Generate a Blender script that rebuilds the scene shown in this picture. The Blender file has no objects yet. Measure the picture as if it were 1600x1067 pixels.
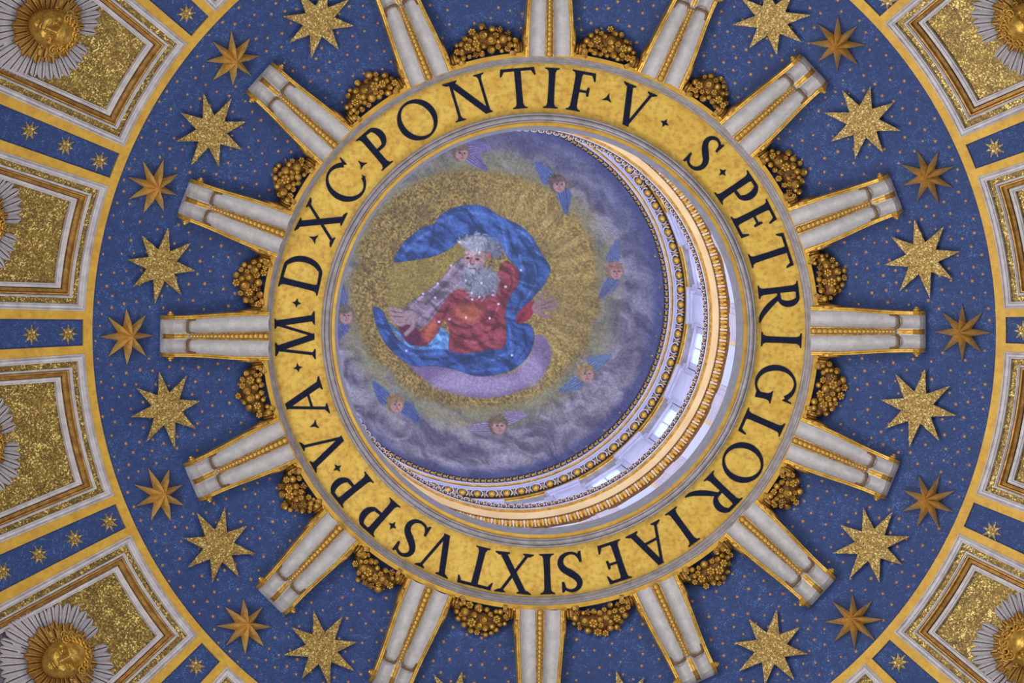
import bpy, bmesh, math, random
import numpy as np
from mathutils import Vector, Matrix
random.seed(7)
PI = math.pi
S = bpy.context.scene
COL = S.collection

# ------------------------------------------------------------------ calibration
F = 7775.0                 # focal length in pixels of the 1600 x 1067 frame
VX, VY = 230.0, 168.0      # picture point of the vertical through the lens
CX, CY = -7.83, -4.45      # where the visitor stands, the dome axis is x = y = 0

# ------------------------------------------------------------------ camera
cd = bpy.data.cameras.new('camera'); cam = bpy.data.objects.new('camera', cd); COL.objects.link(cam)
cam.location = (CX, CY, 0.0); cam.rotation_euler = (PI, 0, 0)
cd.sensor_width = 36; cd.lens = F / 1600 * 36
cd.shift_x = (800 - VX) / 1600; cd.shift_y = -(533.5 - VY) / 1600
cd.clip_start = 1; cd.clip_end = 400
S.camera = cam

# ------------------------------------------------------------------ world, daylight, exposure
w = bpy.data.worlds.new('world'); S.world = w; w.use_nodes = True
bg = w.node_tree.nodes['Background']; bg.inputs[0].default_value = (0.93, 0.94, 1.0, 1); bg.inputs[1].default_value = 0.15
S.view_settings.view_transform = 'Standard'; S.view_settings.look = 'None'
S.view_settings.gamma = 1; S.view_settings.use_curve_mapping = False
S.view_settings.exposure = 0.0

def area(name, loc, target, sx, sy, power, col):
    l = bpy.data.lights.new(name, 'AREA'); l.shape = 'RECTANGLE'; l.size = sx; l.size_y = sy
    l.energy = power; l.color = col
    o = bpy.data.objects.new(name, l); COL.objects.link(o); o.location = loc
    o.rotation_euler = (Vector(target) - Vector(loc)).to_track_quat('-Z', 'Y').to_euler()
    return o
# the sixteen windows of the drum, far below the frame
for k in range(16):
    a = PI / 8 * k
    pw = 195 * (1.0 + 0.65 * math.cos(a - math.radians(165)))
    l_ = area('drum_window_light', (20 * math.cos(a), 20 * math.sin(a), 72), (-9 * math.cos(a), -9 * math.sin(a), 98), 3, 6, pw, (1.0, 0.97, 0.93))
    l_.data.spread = math.radians(85)
# the windows of the lantern
for k in range(16):
    a = math.radians(11.25 + 22.5 * k)
    area('lantern_window_light', (4.66 * math.cos(a), 4.66 * math.sin(a), 110.3), (0, 0, 111.5), 0.8, 4.6, 62, (0.88, 0.92, 1.0))
    area('lantern_gallery_light', (4.38 * math.cos(a), 4.38 * math.sin(a), 102.4), (0, 0, 103.2), 0.9, 3.2, 30, (0.95, 0.93, 0.98))

# ------------------------------------------------------------------ helpers
def lin(c):
    c = c / 255.0
    return c / 12.92 if c <= 0.04045 else ((c + 0.055) / 1.055) ** 2.4
def rgb(r, g, b, k=1.0): return (lin(r) * k, lin(g) * k, lin(b) * k, 1)

def zs(R): return 100.08 - R * R / 42.0       # the dome shell
def p2w(x, y, z): return Vector(((x - VX) * z / F + CX, (y - VY) * z / F + CY, z))
def p2shell(x, y, off=0.0):
    z = 98.5
    for _ in range(12):
        p = p2w(x, y, z); z = zs(math.hypot(p.x, p.y)) - off
    return p2w(x, y, z)
def w2p(X, Y, Z): return VX + F * (X - CX) / Z, VY + F * (Y - CY) / Z
def shellpt(R, a, h=0.0):
    s = R / 21.0; n = math.sqrt(1 + s * s)
    return Vector(((R - s * h / n) * math.cos(a), (R - s * h / n) * math.sin(a), zs(R) - h / n))
def shellframe(p, h=0.0):
    """matrix at a shell point: x outwards, z towards the church floor"""
    R = math.hypot(p.x, p.y); a = math.atan2(p.y, p.x); s = R / 21.0
    t = Vector((math.cos(a), math.sin(a), -s)).normalized()
    n = Vector((-s * math.cos(a), -s * math.sin(a), -1)).normalized()
    y = n.cross(t); m = Matrix((t, y, n)).transposed().to_4x4(); m.translation = p + n * h
    return m

def tag(o, label=None, cat=None, group=None, kind=None):
    if label: o['label'] = label
    if cat: o['category'] = cat
    if group: o['group'] = group
    if kind: o['kind'] = kind
    return o
def empty(name, mat=None, **k):
    o = bpy.data.objects.new(name, None); COL.objects.link(o); o.empty_display_size = 0.1
    if mat is not None: o.matrix_world = mat
    return tag(o, **k)
def link(name, me, parent=None, m=None):
    o = bpy.data.objects.new(name, me); COL.objects.link(o)
    if parent is not None: o.parent = parent
    if m is not None: o.matrix_local = m
    return o
def mesh(name, verts, faces, mats, smooth=False, idx=None):
    me = bpy.data.meshes.new(name); me.from_pydata([tuple(v) for v in verts], [], faces)
    for m in (mats if isinstance(mats, (list, tuple)) else [mats]): me.materials.append(m)
    if idx is not None: me.polygons.foreach_set('material_index', idx)
    if smooth: me.polygons.foreach_set('use_smooth', [True] * len(me.polygons))
    me.update(); return me
class MB:
    def __init__(s): s.v = []; s.f = []; s.mi = []
    def add(s, vs, fs, mi=0):
        b = len(s.v); s.v += [tuple(v) for v in vs]; s.f += [tuple(b + i for i in f) for f in fs]; s.mi += [mi] * len(fs)
    def loft(s, rings, closed=True, cap=False, mi=0):
        n = len(rings[0]); vs = [p for r in rings for p in r]; fs = []
        for i in range(len(rings) - 1):
            for j in range(n if closed else n - 1):
                k = (j + 1) % n
                fs.append((i * n + j, i * n + k, (i + 1) * n + k, (i + 1) * n + j))
        if cap: fs += [tuple(range(n)), tuple(range((len(rings) - 1) * n, len(rings) * n))]
        s.add(vs, fs, mi)
    def box(s, a, b, mi=0):
        x0, y0, z0 = a; x1, y1, z1 = b
        s.add([(x0, y0, z0), (x1, y0, z0), (x1, y1, z0), (x0, y1, z0), (x0, y0, z1), (x1, y0, z1), (x1, y1, z1), (x0, y1, z1)],
              [(0, 3, 2, 1), (4, 5, 6, 7), (0, 1, 5, 4), (1, 2, 6, 5), (2, 3, 7, 6), (3, 0, 4, 7)], mi)
    def ball(s, c, r, seg=10, ring=6, mi=0):
        rx, ry, rz = (r, r, r) if not isinstance(r, (tuple, list)) else r
        rings = []
        for i in range(ring + 1):
            t = PI * i / ring
            rings.append([(c[0] + rx * math.sin(t) * math.cos(2 * PI * j / seg), c[1] + ry * math.sin(t) * math.sin(2 * PI * j / seg), c[2] + rz * math.cos(t)) for j in range(seg)])
        s.loft(rings, True, False, mi)
    def tube(s, pts, r, seg=6, mi=0):
        pts = [Vector(p) for p in pts]; rs = r if isinstance(r, (list, tuple)) else [r] * len(pts); rings = []
        up = Vector((0.03, 0.02, 1))
        for i, p in enumerate(pts):
            d = (pts[min(i + 1, len(pts) - 1)] - pts[max(i - 1, 0)]).normalized()
            a = d.cross(up); a = a.normalized() if a.length > 1e-4 else Vector((1, 0, 0)); b = d.cross(a)
            rings.append([p + (a * math.cos(2 * PI * j / seg) + b * math.sin(2 * PI * j / seg)) * rs[i] for j in range(seg)])
        s.loft(rings, True, True, mi)
    def build(s, name, mats, smooth=False): return mesh(name, s.v, s.f, mats, smooth, s.mi)
def lathe(name, prof, mats, mi=None, seg=256, a0=0.0, a1=2 * PI, smooth=False):
    """prof [(R, z)], one material index per band"""
    full = abs(a1 - a0 - 2 * PI) < 1e-6; n = seg if full else seg + 1
    vs = []; fs = []; idx = []
    for R, z in prof:
        for j in range(n):
            a = a0 + (a1 - a0) * j / seg; vs.append((R * math.cos(a), R * math.sin(a), z))
    for i in range(len(prof) - 1):
        for j in range(seg):
            k = (j + 1) % n
            fs.append((i * n + j, i * n + k, (i + 1) * n + k, (i + 1) * n + j)); idx.append(mi[i] if mi else 0)
    return mesh(name, vs, fs, mats, smooth, idx)

# ------------------------------------------------------------------ materials
def newmat(name):
    m = bpy.data.materials.new(name); m.use_nodes = True
    return m, m.node_tree, m.node_tree.nodes['Principled BSDF']
def mat(name, c, rough=0.6, metal=0.0, c2=None, scale=4.0, detail=6.0, c3=None, scale2=40.0, mix2=0.3, bump=0.0, lo=0.35, hi=0.65, bscale=None, spec=0.5):
    m, nt, b = newmat(name); N = nt.nodes; L = nt.links
    b.inputs['Roughness'].default_value = rough; b.inputs['Metallic'].default_value = metal
    b.inputs['Base Color'].default_value = c; b.inputs['Specular IOR Level'].default_value = spec
    tc = N.new('ShaderNodeTexCoord'); out = None
    if c2:
        n = N.new('ShaderNodeTexNoise'); n.inputs['Scale'].default_value = scale; n.inputs['Detail'].default_value = detail
        L.new(tc.outputs['Object'], n.inputs['Vector'])
        r = N.new('ShaderNodeValToRGB'); r.color_ramp.elements[0].color = c; r.color_ramp.elements[1].color = c2
        r.color_ramp.elements[0].position = lo; r.color_ramp.elements[1].position = hi
        L.new(n.outputs['Fac'], r.inputs['Fac']); out = r.outputs['Color']
        if c3:
            n2 = N.new('ShaderNodeTexNoise'); n2.inputs['Scale'].default_value = scale2; n2.inputs['Detail'].default_value = 3
            L.new(tc.outputs['Object'], n2.inputs['Vector'])
            r2 = N.new('ShaderNodeValToRGB'); r2.color_ramp.elements[0].position = 0.45; r2.color_ramp.elements[1].position = 0.7
            r2.color_ramp.elements[1].color = (mix2, mix2, mix2, 1)
            L.new(n2.outputs['Fac'], r2.inputs['Fac'])
            mx = N.new('ShaderNodeMixRGB'); L.new(r2.outputs['Color'], mx.inputs[0]); L.new(out, mx.inputs[1]); mx.inputs[2].default_value = c3
            out = mx.outputs[0]
        L.new(out, b.inputs['Base Color'])
    if bump:
        n3 = N.new('ShaderNodeTexNoise'); n3.inputs['Scale'].default_value = bscale or scale2; n3.inputs['Detail'].default_value = 4
        L.new(tc.outputs['Object'], n3.inputs['Vector'])
        bp = N.new('ShaderNodeBump'); bp.inputs['Strength'].default_value = bump; bp.inputs['Distance'].default_value = 0.02
        L.new(n3.outputs['Fac'], bp.inputs['Height']); L.new(bp.outputs['Normal'], b.inputs['Normal'])
    return m
def mosaic(name, stops, scale=42.0, rough=0.45, metal=0.4, big=None, bigscale=1.2, bigmix=0.5, jit=0.0):
    """small glass cubes: one tone per cell, colour ramp stops [(pos, colour)]"""
    m, nt, b = newmat(name); N = nt.nodes; L = nt.links
    b.inputs['Roughness'].default_value = rough; b.inputs['Metallic'].default_value = metal
    tc = N.new('ShaderNodeTexCoord'); v = N.new('ShaderNodeTexVoronoi'); v.inputs['Scale'].default_value = scale
    L.new(tc.outputs['Object'], v.inputs['Vector'])
    sp = N.new('ShaderNodeSeparateColor'); L.new(v.outputs['Color'], sp.inputs[0])
    src = sp.outputs[0]
    nn = N.new('ShaderNodeTexNoise'); nn.inputs['Scale'].default_value = scale / 9; nn.inputs['Detail'].default_value = 4
    L.new(tc.outputs['Object'], nn.inputs['Vector'])
    ma = N.new('ShaderNodeMath'); ma.operation = 'MULTIPLY_ADD'; L.new(nn.outputs['Fac'], ma.inputs[0]); ma.inputs[1].default_value = 0.9
    L.new(src, ma.inputs[2]); mb_ = N.new('ShaderNodeMath'); mb_.operation = 'SUBTRACT'; L.new(ma.outputs[0], mb_.inputs[0]); mb_.inputs[1].default_value = 0.45
    r = N.new('ShaderNodeValToRGB'); e = r.color_ramp.elements
    e[0].position, e[0].color = stops[0]; e[1].position, e[1].color = stops[-1]
    for p, c in stops[1:-1]: x = e.new(p); x.color = c
    L.new(mb_.outputs[0], r.inputs['Fac']); out = r.outputs['Color']
    if big:
        n = N.new('ShaderNodeTexNoise'); n.inputs['Scale'].default_value = bigscale; n.inputs['Detail'].default_value = 5
        L.new(tc.outputs['Object'], n.inputs['Vector'])
        r2 = N.new('ShaderNodeValToRGB'); r2.color_ramp.elements[0].position = 0.4; r2.color_ramp.elements[1].position = 0.68
        r2.color_ramp.elements[1].color = (bigmix,) * 3 + (1,)
        L.new(n.outputs['Fac'], r2.inputs['Fac'])
        mx = N.new('ShaderNodeMixRGB'); L.new(r2.outputs['Color'], mx.inputs[0]); L.new(out, mx.inputs[1]); mx.inputs[2].default_value = big
        out = mx.outputs[0]
    L.new(out, b.inputs['Base Color'])
    if jit:
        bp = N.new('ShaderNodeBump'); bp.inputs['Strength'].default_value = jit; bp.inputs['Distance'].default_value = 0.01
        L.new(src, bp.inputs['Height']); L.new(bp.outputs['Normal'], b.inputs['Normal'])
    return m
M = {}
M['blue'] = mosaic('blue_mosaic', [(0.0, rgb(30, 52, 98)), (0.5, rgb(38, 64, 122)), (0.93, rgb(48, 76, 138)), (1.0, rgb(84, 110, 168))], scale=60, metal=0.0, rough=0.7, big=rgb(30, 52, 108), bigscale=0.8, bigmix=0.55)
M['goldmos'] = mosaic('gold_mosaic', [(0.0, rgb(76, 56, 18)), (0.45, rgb(122, 96, 36)), (0.8, rgb(166, 136, 56)), (1.0, rgb(250, 226, 140))], scale=42, metal=0.35, rough=0.4, big=rgb(130, 100, 30), bigscale=1.6, bigmix=0.4, jit=0.3)
M['starmos'] = mosaic('star_mosaic', [(0.0, rgb(98, 74, 34)), (0.5, rgb(156, 124, 56)), (0.85, rgb(196, 164, 82)), (1.0, rgb(250, 230, 156))], scale=48, metal=0.3, rough=0.42, big=rgb(120, 88, 36), bigscale=5.5, bigmix=0.4, jit=0.2)
M['bandgold'] = mat('gold_band', rgb(216, 172, 62), 0.5, 0.15, rgb(196, 148, 46), 2.5, c3=rgb(160, 110, 50), scale2=9, mix2=0.35, lo=0.35, hi=0.7)
M['frieze'] = mat('frieze_gold', rgb(228, 192, 86), 0.5, 0.12, rgb(214, 172, 66), 3.0, c3=rgb(170, 116, 52), scale2=11, mix2=0.6, lo=0.35, hi=0.65)
M['ink'] = mat('letter_blue', rgb(14, 20, 44), 0.7, 0.0, rgb(22, 30, 56), 14, spec=0.15)
M['grey'] = mat('grey_stucco', rgb(172, 168, 178), 0.6, 0.0, rgb(148, 142, 146), 5, c3=rgb(120, 108, 110), scale2=14, mix2=0.3)
M['lipgrey'] = mat('grey_lip', rgb(140, 142, 156), 0.65, 0.0, rgb(124, 124, 134), 6)
M['white'] = mat('white_stucco', rgb(194, 191, 194), 0.6, 0.0, rgb(176, 173, 177), 5, c3=rgb(146, 140, 140), scale2=16, mix2=0.3)
M['marble'] = mat('frame_marble', rgb(212, 208, 212), 0.55, 0.0, rgb(190, 184, 192), 2.5, c3=rgb(150, 138, 146), scale2=7, mix2=0.4)
M['gilt'] = mat('gilt', rgb(224, 182, 88), 0.38, 0.65, rgb(190, 144, 60), 7, c3=rgb(110, 66, 26), scale2=24, mix2=0.5, bump=0.15)
M['giltdark'] = mat('dark_gilt', rgb(204, 160, 82), 0.4, 0.65, rgb(160, 116, 54), 8, c3=rgb(84, 50, 24), scale2=26, mix2=0.6, bump=0.2)
M['giltstar'] = mat('star_gilt', rgb(234, 192, 108), 0.45, 0.2, rgb(212, 166, 84), 5, c3=rgb(120, 78, 34), scale2=18, mix2=0.35, bump=0.12)
M['coffgilt'] = mat('coffer_gilt', rgb(196, 152, 78), 0.42, 0.5, rgb(158, 112, 52), 6, c3=rgb(96, 66, 38), scale2=18, mix2=0.5)
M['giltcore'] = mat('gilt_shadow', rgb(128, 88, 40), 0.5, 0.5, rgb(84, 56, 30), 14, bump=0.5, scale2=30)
M['giltbright'] = mat('bright_gilt', rgb(234, 194, 90), 0.4, 0.6, rgb(206, 158, 62), 6, c3=rgb(120, 72, 30), scale2=20, mix2=0.4)
M['brown'] = mat('brown_line', rgb(128, 92, 52), 0.6, 0.2, rgb(104, 76, 50), 9)
M['feather'] = mat('feather_white', rgb(206, 202, 208), 0.6, 0.0, rgb(168, 164, 176), 10, c3=rgb(120, 112, 124), scale2=26, mix2=0.5, bump=0.25)
M['lav'] = mat('lantern_white', rgb(206, 204, 226), 0.6, 0.0, rgb(188, 186, 212), 3)
M['cream'] = mat('lantern_cream', rgb(236, 212, 168), 0.6, 0.0, rgb(226, 196, 146), 3)
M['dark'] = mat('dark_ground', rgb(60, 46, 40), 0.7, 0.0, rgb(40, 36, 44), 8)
M['purple'] = mosaic('purple_mosaic', [(0.0, rgb(84, 74, 84)), (0.6, rgb(106, 94, 104)), (1.0, rgb(132, 116, 122))], scale=50, metal=0.0)
M['tinystar'] = mat('tiny_star_gold', rgb(196, 148, 84), 0.6, 0.0, rgb(160, 112, 60), 20)
M['tongue'] = mat('pale_tongue', rgb(222, 200, 180), 0.6, 0.0)
def emis(name, c, s):
    m, nt, b = newmat(name); b.inputs['Base Color'].default_value = c; b.inputs['Emission Color'].default_value = c; b.inputs['Emission Strength'].default_value = s
    return m
M['pane'] = emis('daylight_pane', rgb(190, 214, 252), 0.9)
M['pane2'] = emis('gallery_pane', rgb(168, 178, 214), 0.55)

# ------------------------------------------------------------------ the dome shell (setting)
RIBDEG = [-0.4, 23.1, 43.2, 65.6, 90.4, 113.0, 136.3, 156.7, 180.1, 201.3, 221.7, 246.2, 271.0, 294.6, 315.0, 337.5]
R1, R2 = 8.93, 9.07
def shell_patch(Ra, Rb, a0, a1, h, nr, na, MBo, mi=0):
    rings = [[shellpt(Ra + (Rb - Ra) * i / nr, a0 + (a1 - a0) * j / na, h) for j in range(na + 1)] for i in range(nr + 1)]
    MBo.loft(rings, closed=False, mi=mi)
mb = MB(); rings = [[shellpt(R, 2 * PI * j / 192, 0) for j in range(192)] for R in np.linspace(5.53, R1 + 0.05, 16)]
mb.loft(rings); ceil = link('ceiling', mb.build('ceiling', M['blue'], True)); tag(ceil, kind='structure', label='blue mosaic vault strewn with tiny gold stars')
mb = MB(); rings = []
for R, h in [(R1, 0.0), (R1, 0.05), (R2 + 0.04, 0.05), (R2 + 0.04, 0.0)]: rings.append([shellpt(R, 2 * PI * j / 256, h) for j in range(256)])
mb.loft(rings); o = link('trim_1', mb.build('trim', M['bandgold'], False)); tag(o, kind='structure', label='plain gold band round the starry blue field')
ribtrim = 2
for k in range(16):
    c = math.radians(RIBDEG[k]); hw = math.radians(1.62); gw = math.radians(2.70)
    mb = MB(); shell_patch(R2, 14.0, c - hw, c + hw, 0, 14, 2, mb)
    rib = link('ceiling_rib', mb.build('rib', M['blue'], True)); tag(rib, kind='structure', label='narrow blue strip with gold mosaic stars between two coffers')
    mb = MB()
    for s in (-1, 1):
        a, b = (c + s * hw, c + s * gw)
        rings = [[shellpt(R, a, 0), shellpt(R, a, 0.05), shellpt(R, b, 0.05), shellpt(R, b, -0.02)] for R in np.linspace(R2, 14.0, 14)]
        mb.loft(rings, closed=False)
    g = link('gold_border', mb.build('rib_border', M['bandgold']), rib)
    # plain field where the coffer lies wholly outside the picture
VISIBLE = {0: 11.25, 1: 33, 2: 55, 5: 124, 6: 146, 7: 168, 8: 191, 9: 212, 10: 234, 13: 304, 14: 326, 15: 349}
for k in range(16):
    if k not in VISIBLE:
        a = math.radians(RIBDEG[k]) + math.radians(2.7); b = math.radians(RIBDEG[(k + 1) % 16] + (360 if k == 15 else 0)) - math.radians(2.7)
        mb = MB(); shell_patch(R2, 14.0, a, b, -0.02, 8, 8, mb); o = link('ceiling_panel', mb.build('panel', M['goldmos'], True)); tag(o, kind='structure')

# tiny gold stars of the blue ground: too small to pick apart, one joined part
bracket_px = {0: ((1272, 517), (1444, 518.5)), 1: ((1243, 688.5), (1393, 750)), 2: ((1160, 811.5), (1284, 925)), 3: ((1025, 917), (1092, 1062)),
    4: ((844, 957), (842, 1120)), 5: ((670, 922), (608, 1074)), 6: ((531, 825), (426, 937)), 7: ((445, 688.5), (304, 753)), 8: ((416, 525), (256, 525.5)),
    9: ((441, 365), (292, 311)), 10: ((522.5, 226), (409, 124)), 11: ((670, 120), (610, -30)), 12: ((858.5, 84), (860, -75)), 13: ((1032.5, 122), (1098, -24)),
    14: ((1153, 215.5), (1271, 110)), 15: ((1249, 358.5), (1398, 303))}
flat_px = [(1432, 636), (1360, 850.5), (1203, 1012), (976, 1104), (710, 1103), (502, 1012), (341, 852), (260, 638), (252, 414), (330, 205), (497.5, 33), (1204, 31), (1347, 190), (1439.5, 403)]
relief_px = [(1504, 519), (1451, 783), (1334, 970), (381, 979), (249, 774), (197, 525), (239, 291), (362, 91), (1309, 68), (1450, 275)]
def seg_d(p, a, b):
    ax, ay = a; bx, by = b; t = ((p[0] - ax) * (bx - ax) + (p[1] - ay) * (by - ay)) / ((bx - ax) ** 2 + (by - ay) ** 2); t = max(0, min(1, t))
    return math.hypot(p[0] - ax - t * (bx - ax), p[1] - ay - t * (by - ay))
mb = MB(); pts = []; rnd = random.Random(3)
for _ in range(30000):
    r = math.sqrt(rnd.uniform(478 ** 2, 700 ** 2)); a = rnd.uniform(0, 2 * PI); p = (847 + r * math.cos(a), 521 + r * math.sin(a))
    if not (-15 < p[0] < 1615 and -15 < p[1] < 1082): continue
    if any(abs(p[0] - q[0]) < 18 and math.hypot(p[0] - q[0], p[1] - q[1]) < 17.5 for q in pts): continue
    if any(seg_d(p, *s) < 42 for s in bracket_px.values()): continue
    if any(math.hypot(p[0] - q[0], p[1] - q[1]) < 44 for q in relief_px): continue
    if any(math.hypot(p[0] - q[0], p[1] - q[1]) < 26 for q in flat_px): continue
    pts.append(p)
for x, y in pts:
    m = shellframe(p2shell(x, y, 0.0), 0.012); ro = rnd.uniform(-0.3, 0.3); sc = rnd.uniform(0.8, 1.15) * 0.044; vs = []
    for j in range(12):
        t = PI / 6 * j + ro; r = sc if j % 2 == 0 else sc * 0.36
        vs.append(m @ Vector((r * math.cos(t), r * math.sin(t), 0)))
    mb.add(vs, [tuple(range(12))])
o = link('tiny_star', mb.build('tiny_stars', M['tinystar']), ceil); tag(o, kind='stuff')

# ------------------------------------------------------------------ the lettered ring round the opening
ring = empty('lettered_ring', Matrix.Translation((0, 0, 99.5)), label='broad gold ring round the opening, lettered in dark blue Roman capitals', cat='frieze')
def rp(name, prof, m, smooth=False, mi=None, parent=None, label=None):
    me = lathe(name, [(R, z - 99.5) for R, z in prof], m, mi, 288, smooth=smooth); o = link(name, me, parent or ring)
    if label: o['label'] = label
    return o
rp('lettered_band', [(4.34, 99.56), (5.34, 99.56)], M['frieze'])
rp('inner_moulding', [(4.165, 99.45), (4.17, 99.38), (4.19, 99.37), (4.195, 99.40), (4.215, 99.36), (4.245, 99.34), (4.275, 99.36), (4.29, 99.42), (4.30, 99.42), (4.305, 99.39), (4.325, 99.39), (4.33, 99.42), (4.345, 99.43), (4.35, 99.56)], M['grey'], label='grey rounded inner moulding')
rp('outer_moulding', [(5.335, 99.56), (5.34, 99.42), (5.365, 99.40), (5.372, 99.34), (5.40, 99.29), (5.425, 99.27), (5.432, 99.21), (5.46, 99.20), (5.466, 99.12)], M['grey'], label='grey stepped outer moulding')
rp('ledge', [(5.466, 99.12), (5.556, 99.11), (5.56, 99.16), (5.545, 99.42)], M['bandgold'], label='gold outer ledge')
rp('inner_fillet', [(4.085, 99.42), (4.165, 99.44)], M['bandgold'], label='worn gold inner fillet')
rp('lip', [(4.02, 100.0), (4.00, 99.98), (4.075, 99.43), (4.085, 99.42)], M['lipgrey'], label='plain grey lip of the opening')

# Roman capitals, cap height 1
def cat_rom(P, n=8):
    out = []; P = [Vector((p[0], p[1], p[2])) for p in P]
    for i in range(len(P) - 1):
        a, b, c, d = P[max(i - 1, 0)], P[i], P[i + 1], P[min(i + 2, len(P) - 1)]
        for j in range(n):
            t = j / n
            out.append(0.5 * ((2 * b) + (c - a) * t + (2 * a - 5 * b + 4 * c - d) * t * t + (3 * b - a - 3 * c + d) * t ** 3))
    out.append(P[-1]); return out
def strk(pts, n=8):
    """pts (x, y, width): a strip of quads"""
    P = cat_rom(pts, n) if n > 1 else [Vector(p) for p in pts]; q = []; pr = None
    for i, p in enumerate(P):
        a = P[max(i - 1, 0)]; b = P[min(i + 1, len(P) - 1)]; d = Vector((b.x - a.x, b.y - a.y)); d.normalize()
        nx, ny = -d.y * p.z / 2, d.x * p.z / 2; cur = ((p.x + nx, p.y + ny), (p.x - nx, p.y - ny))
        if pr: q.append([pr[0], pr[1], cur[1], cur[0]])
        pr = cur
    return q
T_, t_ = 0.165, 0.07
def stem(x, y0=0, y1=1, T=T_, s0=1, s1=1, sw=0.13):
    h = T / 2; L = []; Rr = []
    if s0: L += [(x - h - sw * .75, y0), (x - h - sw * .75, y0 + .025), (x - h - .03, y0 + .05), (x - h, y0 + .12)]; Rr += [(x + h + sw * .75, y0), (x + h + sw * .75, y0 + .025), (x + h + .03, y0 + .05), (x + h, y0 + .12)]
    else: L += [(x - h, y0)]; Rr += [(x + h, y0)]
    L += [(x - h * .92, (y0 + y1) / 2)]; Rr += [(x + h * .92, (y0 + y1) / 2)]
    if s1: L += [(x - h, y1 - .12), (x - h - .03, y1 - .05), (x - h - sw * .75, y1 - .025), (x - h - sw * .75, y1)]; Rr += [(x + h, y1 - .12), (x + h + .03, y1 - .05), (x + h + sw * .75, y1 - .025), (x + h + sw * .75, y1)]
    else: L += [(x - h, y1)]; Rr += [(x + h, y1)]
    return [L + Rr[::-1]]
def diag(x0, y0, x1, y1, T, s0=True, s1=True):
    dx = (x1 - x0); dy = (y1 - y0); hw = T / 2 * math.hypot(dx, dy) / abs(dy); q = [[(x0 - hw, y0), (x0 + hw, y0), (x1 + hw, y1), (x1 - hw, y1)]]
    for f, x, y, s in ((s0, x0, y0, 1 if y0 < .5 else -1), (s1, x1, y1, 1 if y1 < .5 else -1)):
        if f: q.append([(x - hw - .09, y), (x + hw + .09, y), (x + hw + .09, y + s * .025), (x + hw + .0, y + s * .08), (x - hw, y + s * .08), (x - hw - .09, y + s * .025)])
    return q
def arm(x0, x1, y, up, t=t_, flare=0.14):
    s = 1 if up else -1
    return [[(x0, y), (x1, y), (x1, y + s * t), (x0, y + s * t)], [(x1 - .045, y), (x1 + .02, y), (x1 + .045, y + s * (t + flare)), (x1 + .01, y + s * (t + flare)), (x1 - .06, y + s * t)]]
def bowl(x, y0, y1, w, T=T_):
    ym = (y0 + y1) / 2; h = (y1 - y0) / 2
    P = [(x, y1 - t_ / 2, t_)]
    for i in range(1, 12):
        a = PI / 2 - PI * i / 12; P.append((x + (w - x) * .42 + ((w - x) * .58 - T / 2) * math.cos(a), ym + (h - t_ / 2) * math.sin(a), t_ + (T - t_) * max(0, math.cos(a)) ** 1.3))
    P.append((x, y0 + t_ / 2, t_)); return strk(P, 2)
def ring_l(cx, rx, a0, a1, tilt=-0.35, T=0.15, t=0.055, n=40):
    out = []; pr = None
    for i in range(n + 1):
        a = a0 + (a1 - a0) * i / n; th = t + (T - t) * abs(math.cos(a - tilt)) ** 1.5
        x, y = math.cos(a), math.sin(a); o = (cx + rx * x, .5 + .515 * y); k = (cx + (rx - th) * x, .5 + (.515 - th) * y)
        if pr: out.append([pr[0], o, k, pr[1]])
        pr = (o, k)
    return out
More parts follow.
